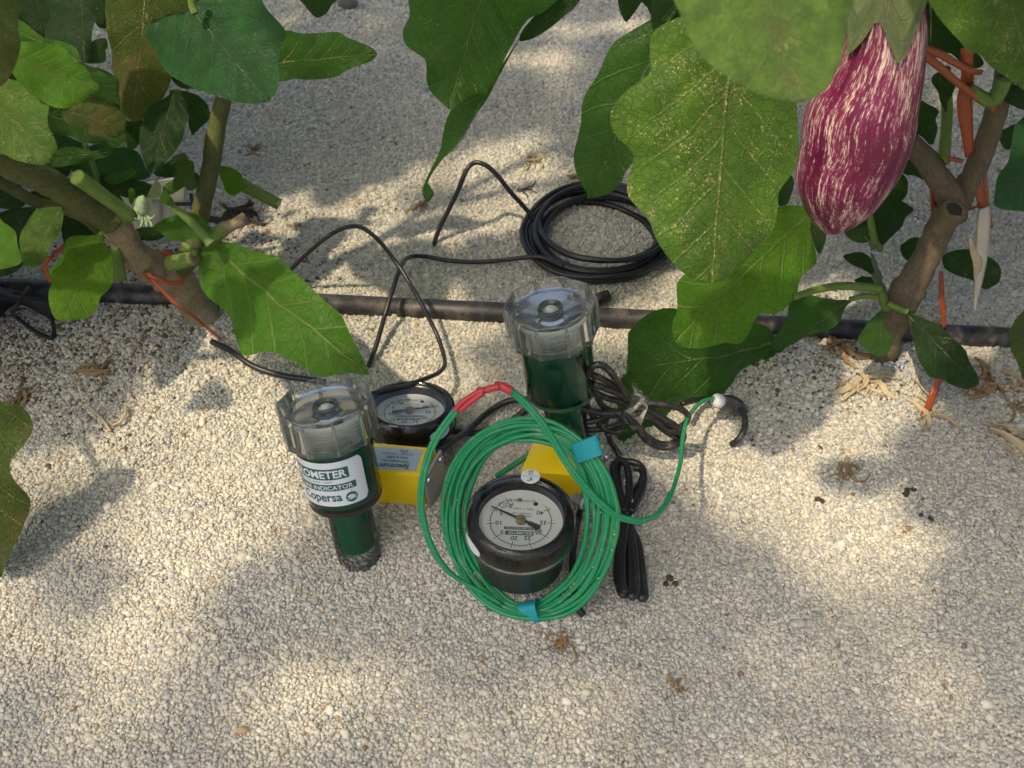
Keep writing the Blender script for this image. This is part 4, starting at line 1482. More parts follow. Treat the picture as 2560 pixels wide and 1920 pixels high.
def stub(plant, k, a, b, Ya, Yb, r, dry=False, mat='stem'):
    pts = pys(k, [a, ((a[0] * .5 + b[0] * .5), (a[1] * .5 + b[1] * .5)), b], [Ya, Yb])
    o = stem_tube('cut_stub', pts, [r * 1.1, r, r * .95], mat, plant, 12, knob=.05, seed=int(a[0]) % 50)
    d = pts[2] - pts[1]
    M = frame(pts[2], d, (1, .2, .3))
    add('cut_face', lathe([(r * .95, -.0004), (r * .96, .0003), (r * .6, .0005), (.0001, .0001)], M, 14, closed=False), MT['cut'], o)
    return o


stub(LP, 'A', (470, 1085), (810, 1330), .440, .455, .0038)
stub(LP, 'A', (1480, 1130), (1715, 1255), .54, .535, .0040)
stub(LP, 'A', (1300, 1470), (1385, 1395), .475, .477, .0042)
stem_tube('dry_stub', pys('A', [(1375, 1405), (1440, 1375), (1505, 1345)], [.477, .478]), [.0036, .0034, .0040], 'bark', LP, 10, knob=.25, seed=11)
stub(LP, 'D', (690, 290), (735, 490), .462, .455, .0044)
stub(LP, 'D', (1050, 390), (1200, 355), .475, .468, .0046)
# cut end of the low stub: dark hollow
twig = pys('A', [(1055, 1270), (1140, 1330), (1220, 1410), (1275, 1470), (1300, 1500)], [.470, .466, .464, .462])
stem_tube('shoot', twig, [.0022, .0024, .0028, .0036], 'stem', LP, 10)

left_leaves = [
    # zoom, outline, base, tip, Yb, Yt, mat, extra
    ('A', [(1200, 85), (1080, 80), (960, 120), (885, 190), (920, 280), (960, 360), (985, 410), (1060, 470), (1180, 530), (1300, 580), (1420, 615), (1560, 630), (1650, 620), (1700, 560), (1718, 470), (1710, 350), (1725, 260), (1748, 190), (1700, 120), (1640, 60), (1600, 0), (1560, -60), (1420, -110), (1280, -60), (1215, 20)], (1200, 85), (1640, 615), .500, .470, 'leaf_blue', dict(fold=.08, rip=.015)),
    ('A', [(1600, 260), (1750, 188), (1850, 205), (2000, 198), (2090, 200), (2130, 228), (2212, 262), (2280, 290), (2318, 330), (2280, 375), (2200, 405), (2120, 440), (2070, 470), (1980, 485), (1860, 490), (1820, 480), (1740, 500), (1650, 480)], (1600, 400), (2318, 330), .545, .555, 'leaf_mid', dict(fold=.12)),
    ('A', [(655, -60), (650, 150), (665, 300), (650, 400), (680, 460), (720, 540), (725, 600), (750, 680), (770, 735), (830, 750), (900, 720), (980, 600), (1040, 480), (1080, 380), (1080, 250), (1060, 110), (1150, 80), (1130, -60)], (900, -80), (820, 748), .53, .525, 'leaf_old', dict(fold=.22, rip=.04)),
    ('A', [(330, -40), (590, -40), (585, 120), (560, 250), (520, 400), (440, 340), (300, 250), (265, 190), (290, 80)], (500, -60), (520, 400), .50, .49, 'leaf_dark', dict()),
    ('A', [(110, 260), (240, 258), (330, 270), (400, 300), (460, 360), (530, 420), (570, 490), (608, 530), (600, 555), (560, 570), (510, 620), (440, 655), (380, 662), (280, 630), (210, 590), (165, 545), (110, 480), (60, 420), (20, 330)], (20, 330), (606, 542), .40, .405, 'leaf_lime', dict(fold=-.12)),
    ('A', [(380, 680), (440, 640), (510, 600), (570, 575), (640, 600), (700, 640), (745, 690), (770, 760), (760, 810), (700, 835), (620, 835), (540, 825), (450, 780), (390, 730)], (330, 660), (768, 790), .455, .45, 'leaf_old', dict()),
    ('A', [(280, 640), (400, 700), (500, 770), (580, 800), (700, 820), (765, 800), (770, 890), (700, 905), (640, 885), (540, 880), (440, 845), (320, 815), (290, 740)], (280, 700), (768, 880), .47, .475, 'leaf_mid', dict()),
    ('A', [(480, 380), (560, 410), (640, 450), (725, 490), (725, 580), (738, 645), (690, 640), (600, 600), (520, 540), (470, 460)], (460, 400), (735, 640), .455, .46, 'leaf_mid', dict()),
    ('A', [(60, 100), (115, 120), (160, 150), (240, 210), (300, 240), (380, 255), (460, 290), (500, 340), (500, 385), (400, 320), (330, 285), (240, 265), (120, 255), (60, 240)], (60, 170), (500, 375), .445, .44, 'leaf_fresh', dict()),
    ('A', [(-120, -60), (60, -50), (105, 30), (120, 120), (118, 260), (100, 400), (60, 470), (20, 520), (-40, 545), (-120, 500)], (-60, -80), (10, 530), .30, .31, 'leaf_old', dict(fold=.06)),
    ('A', [(-120, 480), (60, 480), (130, 500), (200, 560), (270, 620), (300, 670), (300, 760), (325, 870), (322, 950), (285, 990), (200, 1002), (100, 985), (0, 940), (-120, 900)], (-110, 560), (310, 965), .40, .385, 'leaf_speck', dict()),
    ('A', [(1075, 560), (1110, 620), (1140, 680), (1155, 730), (1130, 820), (1100, 880), (1060, 960), (1010, 1010), (960, 1055), (920, 1050), (885, 990), (860, 880), (850, 790), (880, 720), (930, 650), (1000, 590)], (1070, 560), (938, 1056), .51, .485, 'leaf_dark', dict()),
    ('A', [(1160, 645), (1230, 640), (1290, 690), (1280, 740), (1235, 780), (1185, 830), (1165, 800), (1155, 730)], (1235, 645), (1187, 828), .53, .53, 'leaf_dark', dict()),
    ('A', [(1060, 470), (1180, 520), (1250, 560), (1200, 545), (1130, 545), (1080, 520)], (1250, 560), (1060, 475), .53, .53, 'leaf_dark', dict(NA=16, NB=4)),
    ('A', [(420, 1000), (500, 920), (600, 885), (700, 890), (790, 910), (850, 950), (890, 1020), (930, 1080), (850, 1110), (740, 1120), (640, 1140), (540, 1120), (450, 1060)], (430, 1010), (926, 1085), .52, .525, 'leaf_blue', dict()),
    ('A', [(640, 1090), (720, 1060), (840, 1045), (820, 1080), (760, 1115), (690, 1135), (650, 1120)], (645, 1105), (838, 1048), .50, .50, 'leaf_mid', dict(NA=20, NB=5)),
    ('A', [(950, 1070), (1060, 970), (1130, 938), (1165, 1000), (1135, 1060), (1050, 1090)], (955, 1075), (1140, 942), .535, .54, 'leaf_dark', dict()),
    ('A', [(1070, 1000), (1130, 990), (1185, 990), (1195, 1060), (1180, 1100), (1130, 1150), (1050, 1195), (1025, 1185), (1000, 1160), (1030, 1120), (1062, 1100), (1082, 1040)], (1020, 1190), (1190, 1000), .49, .495, 'leaf_speck', dict()),
    ('A', [(1350, 1020), (1420, 1030), (1470, 1060), (1495, 1120), (1480, 1170), (1440, 1203), (1400, 1190), (1370, 1140), (1352, 1080)], (1348, 1030), (1448, 1203), .53, .525, 'leaf_fresh', dict()),
    ('A', [(1130, 1080), (1200, 1060), (1230, 1100), (1200, 1160), (1150, 1165)], (1215, 1090), (1140, 1150), .53, .53, 'leaf_dark', dict(NA=16, NB=4)),
    ('A', [(945, 1395), (1000, 1350), (1080, 1320), (1170, 1310), (1240, 1340), (1290, 1380), (1290, 1410), (1240, 1455), (1160, 1470), (1080, 1485), (1010, 1450), (970, 1420)], (950, 1400), (1292, 1395), .478, .472, 'leaf_fresh', dict(fold=.18)),
    ('A', [(800, 1430), (880, 1395), (960, 1410), (1010, 1450), (960, 1475), (880, 1480), (820, 1470)], (810, 1440), (1005, 1455), .48, .48, 'leaf_dark', dict(NA=18, NB=5)),
    ('A', [(220, 1290), (300, 1270), (385, 1275), (385, 1380), (350, 1450), (310, 1530), (270, 1600), (200, 1655), (150, 1630), (130, 1560), (115, 1480), (140, 1400), (180, 1330)], (372, 1278), (170, 1648), .440, .425, 'leaf_speck', dict(fold=.14)),
    ('A', [(-60, 1320), (0, 1305), (90, 1280), (220, 1275), (180, 1340), (140, 1430), (110, 1470), (40, 1430), (-60, 1380)], (220, 1280), (-60, 1350), .455, .45, 'leaf_dark', dict()),
    ('A', [(-120, 1290), (0, 1355), (60, 1400), (100, 1470), (128, 1560), (128, 1620), (60, 1640), (0, 1655), (-120, 1670)], (-120, 1450), (128, 1600), .375, .37, 'leaf_lime', dict()),
    ('D', [(-80, 430), (0, 430), (40, 440), (10, 470), (-80, 500)], (-80, 460), (40, 440), .44, .44, 'leaf_mid', dict(NA=14, NB=4)),
    ('D', [(610, 205), (560, 215), (500, 205), (440, 215), (410, 245), (390, 320), (350, 370), (320, 400), (300, 440), (320, 510), (300, 560), (300, 620), (320, 700), (350, 745), (420, 748), (500, 725), (560, 700), (600, 650), (620, 590), (660, 550), (690, 500), (695, 430), (680, 340), (650, 270), (632, 215)], (622, 208), (395, 745), .455, .415, 'leaf_lime', dict(fold=.10, rip=.02)),
    ('D', [(1205, 360), (1240, 270), (1300, 258), (1360, 255), (1440, 265), (1540, 300), (1660, 330), (1740, 380), (1785, 430), (1860, 480), (1940, 560), (2000, 630), (2060, 690), (2090, 760), (2130, 840), (2190, 920), (2240, 1010), (2262, 1070), (2212, 1070), (2130, 1058), (2040, 1060), (1960, 1075), (1900, 1060), (1840, 1030), (1780, 985), (1700, 940), (1600, 935), (1500, 950), (1440, 930), (1400, 880), (1370, 800), (1350, 700), (1300, 640), (1240, 580), (1205, 500), (1198, 420)], (1262, 262), (2262, 1070), .462, .392, 'leaf_fresh', dict(fold=.16, rip=.02, arch=.10, NA=54, NB=14)),
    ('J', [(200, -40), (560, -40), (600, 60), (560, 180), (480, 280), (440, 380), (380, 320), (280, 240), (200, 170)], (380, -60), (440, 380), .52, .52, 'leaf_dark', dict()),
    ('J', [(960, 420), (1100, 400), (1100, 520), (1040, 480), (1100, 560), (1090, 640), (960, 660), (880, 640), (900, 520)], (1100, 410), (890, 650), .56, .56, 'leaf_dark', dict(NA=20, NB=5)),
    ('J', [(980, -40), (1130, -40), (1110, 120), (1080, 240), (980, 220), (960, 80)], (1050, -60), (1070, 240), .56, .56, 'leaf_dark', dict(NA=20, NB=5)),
    ('D', [(680, -330), (560, -300), (420, -330), (300, -280), (200, -240), (260, -200), (420, -210), (560, -240), (680, -280)], (690, -300), (210, -235), .46, .455, 'leaf_mid', dict(NA=24, NB=6)),
]
left_leaves += [
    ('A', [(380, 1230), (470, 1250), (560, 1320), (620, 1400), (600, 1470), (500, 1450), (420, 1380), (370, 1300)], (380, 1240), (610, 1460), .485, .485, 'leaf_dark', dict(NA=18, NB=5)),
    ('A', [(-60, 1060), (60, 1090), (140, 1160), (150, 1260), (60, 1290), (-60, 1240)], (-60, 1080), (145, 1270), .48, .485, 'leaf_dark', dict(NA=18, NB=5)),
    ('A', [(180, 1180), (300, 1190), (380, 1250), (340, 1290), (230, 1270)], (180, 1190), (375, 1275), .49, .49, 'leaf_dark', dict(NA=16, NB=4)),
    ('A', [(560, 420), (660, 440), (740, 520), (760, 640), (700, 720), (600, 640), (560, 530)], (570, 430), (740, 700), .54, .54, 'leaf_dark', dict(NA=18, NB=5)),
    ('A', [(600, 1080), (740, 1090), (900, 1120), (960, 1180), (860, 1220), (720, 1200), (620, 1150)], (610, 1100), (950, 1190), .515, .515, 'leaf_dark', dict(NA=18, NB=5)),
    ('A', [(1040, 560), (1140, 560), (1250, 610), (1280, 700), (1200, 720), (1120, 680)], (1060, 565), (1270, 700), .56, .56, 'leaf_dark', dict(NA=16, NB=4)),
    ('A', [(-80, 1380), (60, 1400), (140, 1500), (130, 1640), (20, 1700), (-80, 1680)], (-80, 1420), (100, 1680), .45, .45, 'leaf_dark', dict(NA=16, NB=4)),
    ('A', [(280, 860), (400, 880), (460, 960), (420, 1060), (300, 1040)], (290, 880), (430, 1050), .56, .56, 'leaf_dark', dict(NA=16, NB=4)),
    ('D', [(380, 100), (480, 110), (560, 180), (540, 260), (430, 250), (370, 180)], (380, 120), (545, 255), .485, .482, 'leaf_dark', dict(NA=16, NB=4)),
    ('S', [(-60, 1005), (0, 1013), (25, 1019), (45, 1033), (61, 1057), (70, 1082), (61, 1110), (41, 1135), (34, 1160), (46, 1200), (68, 1246), (67, 1281), (52, 1327), (40, 1368), (23, 1402), (10, 1432), (-5, 1440), (-70, 1390), (-110, 1200)], (-70, 1020), (4, 1438), .318, .312, 'leaf_old', dict()),
    ('A', [(-80, -60), (250, -60), (330, 60), (300, 200), (200, 330), (60, 380), (-80, 340)], (100, -80), (150, 370), .57, .57, 'leaf_dark', dict(NA=20, NB=5)),
    ('A', [(560, -60), (670, -60), (680, 100), (660, 170), (590, 160), (570, 60)], (620, -80), (630, 170), .60, .60, 'leaf_dark', dict(NA=16, NB=4)),
    ('A', [(60, 360), (260, 330), (430, 400), (540, 480), (560, 600), (480, 760), (300, 800), (120, 700), (40, 520)], (80, 400), (520, 720), .50, .51, 'leaf_dark', dict(NA=20, NB=5)),
    ('A', [(-100, 900), (120, 960), (330, 960), (430, 980), (420, 1080), (280, 1090), (100, 1010), (-100, 980)], (-100, 940), (430, 1040), .50, .51, 'leaf_dark', dict(NA=20, NB=5)),
    ('A', [(330, 820), (440, 850), (520, 900), (450, 960), (380, 1000), (320, 940)], (330, 840), (430, 990), .53, .53, 'leaf_blue', dict(NA=16, NB=4)),
    ('A', [(730, 640), (840, 700), (880, 760), (860, 880), (800, 920), (770, 850), (765, 760)], (840, 680), (800, 915), .545, .545, 'leaf_dark', dict(NA=16, NB=4)),
    ('A', [(380, 1390), (470, 1380), (560, 1400), (600, 1450), (560, 1520), (480, 1540), (400, 1500)], (590, 1430), (395, 1480), .475, .47, 'leaf_dark', dict(NA=16, NB=4)),
    ('A', [(560, 1170), (640, 1140), (720, 1180), (760, 1250), (690, 1260), (600, 1230)], (570, 1180), (755, 1250), .49, .49, 'leaf_dark', dict(NA=16, NB=4)),
    ('A', [(1150, -60), (1260, -60), (1300, 60), (1260, 140), (1170, 100)], (1200, -80), (1240, 140), .56, .56, 'leaf_dark', dict(NA=16, NB=4)),
]
for (k, ol, b, t, yb, yt, m, kw) in left_leaves:
    leaf(LP, k, ol, b, t, yb, yt, m, **kw)
# petioles that show
for k, pts, ys, r in [('D', [(622, 210), (650, 170), (700, 130), (750, 100)], [.455, .457, .46, .462], .0017),
                      ('A', [(1200, 85), (1180, 30), (1175, -60)], [.50, .505], .002),
                      ('A', [(520, 880), (550, 960), (590, 1060), (600, 1120)], [.49, .50], .0016),
                      ('D', [(1130, 265), (1170, 300), (1210, 335)], [.475, .465], .0018)]:
    stem_tube('petiole', pys(k, pts, ys), r, 'stem', LP, 8)

# flower bud cluster at the tip of the shoot
bud = pys('K', [(1185, 430), (1175, 500), (1165, 590)], [.455, .453])
stem_tube('flower_bud', bud, [.0010, .0028, .0036, .0032, .0018], 'stem', LP, 14, knob=.5).data.materials[0] = MT['bud']
for a, b, c in [((1160, 590), (1150, 640), (1120, 615)), ((1175, 600), (1180, 650), (1160, 690)), ((1200, 595), (1215, 650), (1215, 690)), ((1215, 590), (1250, 620), (1285, 590)), ((1215, 600), (1250, 650), (1262, 685))]:
    stem_tube('sepal', pys('K', [a, b, c], [.452, .448]), [.0010, .0009, .0003], 'stem', LP, 6).data.materials[0] = MT['bud']
leaf(LP, 'K', [(1220, 440), (1250, 370), (1280, 310), (1305, 290), (1330, 340), (1335, 400), (1320, 440), (1270, 450)], (1240, 450), (1300, 292), .452, .45, 'leaf_pale', NA=18, NB=5)
leaf(LP, 'K', [(1330, 420), (1365, 380), (1410, 430), (1462, 515), (1400, 512), (1335, 480)], (1345, 400), (1460, 512), .456, .455, 'leaf_fresh', NA=18, NB=5)
leaf(LP, 'K', [(985, 595), (1020, 590), (1070, 640), (1060, 660), (1010, 640)], (990, 595), (1066, 655), .457, .455, 'leaf_fresh', NA=12, NB=4)
leaf(LP, 'K', [(1068, 380), (1100, 365), (1120, 400), (1110, 480), (1080, 500), (1065, 440)], (1095, 370), (1085, 498), .47, .47, 'leaf_fresh', NA=12, NB=4)

# ------------------------------------------------------------------ right plant
rp_base = GP(px('G', (1330, 835)), 0)
RP = empty('eggplant_plant', rp_base, 'right leafy plant with forked woody trunk and speckled hanging leaves', 'plant')
tr = pys('G', [(1330, 830), (1345, 720), (1375, 600), (1420, 470), (1480, 340), (1550, 220), (1620, 90), (1690, -60), (1750, -190)], [.450, .452, .455, .458, .460, .462, .465, .468, .47])
tr[0] = GP(px('G', (1322, 850)), -.02)
stem_tube('trunk', tr, [.0095, .0090, .0082, .0095, .0102, .0088, .0080, .0078, .0080], 'bark_r', RP, 18, knob=.15, seed=8)
stem_tube('branch', pys('N', [(1600, 470), (1590, 330), (1520, 210), (1430, 80), (1340, -40), (1180, -190), (1000, -320)], [.470, .468, .468, .47, .475, .48, .49]), [.0078, .0080, .0070, .0064, .0062, .0058, .005], 'bark_r', RP, 16, knob=.08, seed=9)
stem_tube('branch', pys('C', [(1800, 1260), (1840, 1170), (1900, 1070), (1955, 940), (2005, 800), (2050, 660), (2085, 520), (2110, 330), (2130, 100), (2150, -120)], [.475, .475, .475, .476, .478, .48, .48, .48, .48, .48]), [.0072, .0066, .0062, .0060, .0058, .0054, .005, .0045, .004], 'bark_r', RP, 16, knob=.12, seed=10)
# pruned stub with hollow end
cp = PY(px('N', (1612, 405)), .4535)
M = frame(cp, (.05, -.25, 1.0))
st = add('cut_stub', lathe([(.0060, -.016), (.0068, -.006), (.0070, -.0003), (.0064, .0003), (.0050, -.0004), (.0048, -.0010), (.0001, -.0012)], M, 26, closed=False), MT['bark_r'], RP, smooth=40)
cfv, cff = lathe([(.0066, -.0004), (.0060, .0003), (.0045, .0000)], M, 26, closed=False)
for i in range(len(cfv)):
    cfv[i] += .0009 * np.array(mnoise.noise_vector(Vector((cfv[i] * 330).tolist())))
add('cut_face', (cfv, cff), MT['cut'], st)
add('cut_pith', lathe([(.0047, -.0003), (.0001, -.0006)], M, 20, closed=False), MT['pith'], st)
for k, pts, ys, r in [('C', [(1730, 420), (1735, 560), (1740, 700), (1730, 850), (1720, 990)], [.54, .54], [.0030, .0034, .0034, .0040]),
                      ('C', [(1870, 540), (2000, 620), (2060, 560), (2090, 480)], [.465, .465], [.003, .004, .004]),
                      ('G', [(1330, 300), (1180, 285), (1050, 285), (920, 310), (800, 350), (740, 200), (900, -160)][:5], [.452, .448, .444, .438, .430], [.0026, .0024, .0022, .0020]),
                      ('G', [(1310, 350), (1230, 345), (1140, 365)], [.452, .45], [.0018, .0016]),
                      ('N', [(980, 1000), (1000, 1090), (1030, 1180), (1060, 1230)], [.456, .455], [.0024, .0028, .003]),
                      ('N', [(900, 400), (920, 520), (950, 660), (1000, 740)], [.48, .48], [.0020, .0022]),
                      ('N', [(1060, 1190), (1150, 1230), (1230, 1260)], [.45, .445], [.0020, .0018])]:
    stem_tube('side_stem', pys(k, pts, ys), r, 'stem', RP, 10)

right_leaves = [
    ('C', [(-64, 200), (-74, 420), (-104, 470), (-184, 520), (-264, 590), (-314, 660), (-329, 720), (-314, 790), (-264, 860), (-184, 930), (-184, 1010), (-214, 1130), (-204, 1220), (-134, 1300), (-84, 1370), (-54, 1460), (6, 1560), (60, 1625), (130, 1685), (200, 1725), (290, 1740), (370, 1720), (440, 1675), (520, 1605), (580, 1535), (640, 1475), (680, 1420), (695, 1350), (700, 1250), (705, 1180), (760, 1110), (800, 1060), (830, 1000), (855, 900), (850, 800), (838, 700), (820, 560), (760, 380), (640, 200), (480, 90), (300, 60), (100, 100)], (420, 150), (285, 1736), .362, .348, 'leaf_speck', dict(fold=.10, rip=.03, puck=.018, tilt=.40, NA=64, NB=18)),
    ('B', [(2190, 20), (2100, 80), (1950, 170), (1850, 230), (1790, 280), (1740, 380), (1700, 470), (1640, 560), (1610, 650), (1605, 760), (1580, 870), (1560, 960), (1570, 1050), (1610, 1140), (1640, 1190), (1650, 1222), (1720, 1215), (1800, 1180), (1850, 1120), (1880, 1050), (1940, 960), (1960, 800), (2020, 600), (2080, 400), (2120, 200), (2180, 80)], (2180, 30), (1655, 1220), .440, .445, 'leaf_mid', dict(fold=.10, rip=.03)),
    ('G', [(700, -205), (800, -210), (885, -195), (905, -130), (905, -60), (925, 20), (945, 100), (935, 150), (880, 190), (830, 230), (810, 290), (800, 350), (760, 400), (720, 440), (660, 455), (600, 455), (560, 520), (520, 590), (480, 630), (430, 640), (370, 630), (300, 650), (220, 665), (130, 655), (70, 620), (45, 570), (45, 500), (70, 430), (75, 350), (80, 270), (130, 215), (200, 180), (290, 150), (400, 80), (520, -20), (620, -120)], (890, -165), (62, 620), .455, .410, 'leaf_lime', dict(fold=.05, rip=.015, NA=54, NB=14)),
    ('H', [(1530, 420), (1440, 450), (1330, 490), (1230, 530), (1160, 590), (1140, 650), (1160, 720), (1172, 800), (1150, 870), (1120, 940), (1140, 1010), (1200, 1090), (1290, 1150), (1420, 1145), (1600, 1135), (1750, 1132), (1850, 1085), (1960, 1078), (2010, 1020), (2060, 950), (2140, 890), (2230, 830), (2330, 750), (2330, 600), (2100, 500), (1800, 440)], (2340, 690), (1150, 930), .455, .420, 'leaf_mid', dict(fold=.10)),
    ('H', [(1120, 1100), (1080, 1300), (1100, 1450), (1180, 1510), (1260, 1535), (1330, 1510), (1400, 1450), (1500, 1380), (1600, 1270), (1650, 1180), (1600, 1100), (1400, 1080)], (1620, 1120), (1200, 1525), .418, .395, 'leaf_mid', dict()),
    ('G', [(690, 690), (720, 690), (760, 650), (860, 600), (960, 570), (1040, 530), (1100, 490), (1130, 420), (1142, 370), (1060, 368), (950, 350), (880, 335), (820, 355), (780, 420), (740, 520), (700, 600), (680, 650)], (1142, 366), (705, 692), .445, .428, 'leaf_mid', dict()),
    ('G', [(1330, 440), (1280, 480), (1230, 540), (1200, 600), (1215, 650), (1260, 690), (1320, 718), (1370, 700), (1400, 650), (1405, 590), (1375, 540), (1345, 490)], (1336, 440), (1325, 716), .435, .422, 'leaf_mid', dict()),
    ('G', [(1490, 430), (1560, 460), (1640, 500), (1710, 540), (1760, 590), (1820, 640), (1860, 690), (1880, 750), (1920, 820), (1935, 880), (1900, 905), (1830, 912), (1760, 890), (1700, 850), (1640, 840), (1590, 790), (1560, 720), (1530, 620), (1505, 540)], (1480, 440), (1930, 892), .438, .405, 'leaf_dark', dict()),
    ('G', [(1715, 90), (1800, 70), (1900, 60), (1980, 90), (2050, 140), (2075, 210), (2060, 260), (2000, 300), (1950, 295), (1920, 260), (1840, 230), (1740, 185)], (1710, 140), (2030, 285), .485, .49, 'leaf_dark', dict()),
    ('G', [(1100, 100), (1150, 80), (1210, 75), (1260, 100), (1292, 150), (1290, 215), (1220, 180), (1150, 150)], (1292, 212), (1102, 102), .46, .465, 'leaf_dark', dict(NA=24, NB=6)),
    ('G', [(1170, 250), (1220, 225), (1290, 235), (1300, 290), (1230, 285)], (1300, 270), (1172, 250), .465, .47, 'leaf_dark', dict(NA=16, NB=4)),
    ('N', [(960, 380), (1050, 330), (1160, 335), (1250, 390), (1262, 430), (1200, 500), (1150, 590), (1060, 660), (1010, 720), (960, 640), (930, 520)], (1005, 715), (1240, 395), .485, .49, 'leaf_dark', dict()),
    ('N', [(420, 480), (480, 540), (550, 580), (545, 660), (500, 780), (450, 700), (415, 600)], (430, 500), (500, 775), .49, .485, 'leaf_dark', dict(NA=24, NB=6)),
    ('N', [(700, 560), (800, 500), (900, 430), (960, 380), (950, 470), (860, 560), (760, 580)], (955, 385), (705, 562), .49, .49, 'leaf_dark', dict(NA=24, NB=6)),
    ('N', [(1000, 250), (1060, 130), (1120, 110), (1180, 190), (1205, 265), (1150, 235), (1080, 245)], (1090, 110), (1200, 265), .49, .487, 'leaf_mid', dict(NA=20, NB=5)),
    ('N', [(1130, 40), (1250, 0), (1330, 60), (1360, 160), (1280, 130), (1200, 120)], (1150, 20), (1355, 155), .50, .50, 'leaf_dark', dict(NA=20, NB=5)),
    ('C', [(60, -60), (100, 80), (150, 200), (200, 290), (260, 370), (330, 430), (420, 490), (520, 550), (640, 600), (760, 625), (860, 625), (930, 600), (1000, 550), (1050, 470), (1090, 390), (1120, 270), (1140, 120), (1160, -60), (1000, -300), (600, -420), (200, -300)], (560, -420), (790, 626), .262, .268, 'leaf_near', dict(fold=.08, rip=.01)),
    ('C', [(1650, -60), (1700, 90), (1760, 190), (1830, 270), (1890, 330), (1960, 340), (2030, 420), (2100, 470), (2212, 560), (2330, 620), (2450, 560), (2500, 200), (2400, -200), (1900, -260)], (2050, -260), (2300, 615), .36, .37, 'leaf_speck', dict(fold=.08)),
    ('C', [(2330, 690), (2212, 740), (2150, 800), (2130, 900), (2120, 1000), (2070, 1080), (2030, 1160), (2010, 1230), (2060, 1280), (2150, 1295), (2330, 1290), (2450, 1150), (2450, 850)], (2440, 900), (2015, 1240), .405, .395, 'leaf_blue', dict()),
    ('G', [(2330, 380), (2212, 450), (2150, 500), (2110, 570), (2130, 640), (2170, 740), (2212, 850), (2330, 940), (2450, 800), (2450, 500)], (2440, 650), (2112, 590), .365, .36, 'leaf_old', dict()),
    ('C', [(1560, 620), (1630, 640), (1690, 680), (1670, 730), (1690, 780), (1670, 840), (1640, 890), (1580, 840), (1520, 800), (1480, 720)], (1500, 650), (1650, 885), .515, .515, 'leaf_dark', dict(NA=24, NB=6)),
    ('C', [(700, 1180), (740, 1090), (790, 1080), (795, 1150), (760, 1250), (705, 1260)], (790, 1085), (710, 1258), .47, .47, 'leaf_dark', dict(NA=16, NB=4)),
    ('C', [(1640, 480), (1700, 440), (1790, 480), (1800, 520), (1760, 600), (1730, 690), (1680, 560)], (1690, 440), (1730, 690), .53, .53, 'leaf_dark', dict(NA=20, NB=5)),
    ('C', [(1600, 20), (1700, 30), (1780, 200), (1850, 290), (1800, 330), (1650, 300), (1600, 250)], (1620, 20), (1840, 310), .52, .52, 'leaf_dark', dict(NA=24, NB=6)),
    ('C', [(2060, 820), (2140, 770), (2200, 760), (2150, 850), (2130, 920), (2080, 900)], (2060, 850), (2190, 765), .49, .49, 'leaf_dark', dict(NA=16, NB=4)),
    ('C', [(-40, -60), (80, -60), (150, 60), (120, 180), (60, 240), (-40, 230), (-80, 100)], (40, -80), (60, 240), .46, .46, 'leaf_dark', dict(NA=20, NB=5)),
    # leaves of the same plant reaching out over the middle, tips hanging into view
    ('B', [(545, -60), (550, 80), (515, 140), (505, 190), (520, 250), (570, 300), (640, 350), (655, 420), (655, 500), (680, 570), (740, 630), (800, 680), (840, 655), (900, 595), (980, 560), (1030, 545), (1100, 430), (1180, 280), (1230, 180), (1290, 90), (1330, 75), (1380, 50), (1480, -60), (1300, -260), (900, -330), (650, -240)], (1080, -320), (790, 675), .475, .455, 'leaf_mid', dict(fold=.10, NA=54, NB=14)),
    ('B', [(1285, 95), (1245, 190), (1190, 290), (1110, 410), (1040, 520), (960, 550), (880, 590), (820, 650), (790, 700), (768, 760), (752, 840), (738, 920), (700, 1000), (660, 1080), (632, 1150), (630, 1190), (660, 1242), (705, 1185), (668, 1152), (662, 1120), (700, 1050), (760, 970), (850, 890), (912, 790), (962, 700), (1022, 620), (1082, 505), (1162, 355), (1232, 225)], (1285, 95), (652, 1240), .462, .452, 'leaf_mid', dict(fold=.5, rip=.0, puck=.004)),
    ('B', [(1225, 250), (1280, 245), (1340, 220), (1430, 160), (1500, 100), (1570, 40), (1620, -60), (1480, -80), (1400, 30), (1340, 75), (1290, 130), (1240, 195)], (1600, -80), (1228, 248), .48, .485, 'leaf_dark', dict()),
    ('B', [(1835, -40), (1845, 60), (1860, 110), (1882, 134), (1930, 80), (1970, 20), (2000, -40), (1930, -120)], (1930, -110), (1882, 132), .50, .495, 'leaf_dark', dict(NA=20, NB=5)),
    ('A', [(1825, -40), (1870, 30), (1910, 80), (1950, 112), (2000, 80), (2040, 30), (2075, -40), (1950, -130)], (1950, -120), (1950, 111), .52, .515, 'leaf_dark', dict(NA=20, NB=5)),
    ('B', [(1950, -30), (2120, -40), (2190, 10), (2140, 60), (2080, 130), (2030, 90), (2000, 20)], (2160, -30), (2050, 110), .48, .48, 'leaf_dark', dict(NA=20, NB=5)),
]
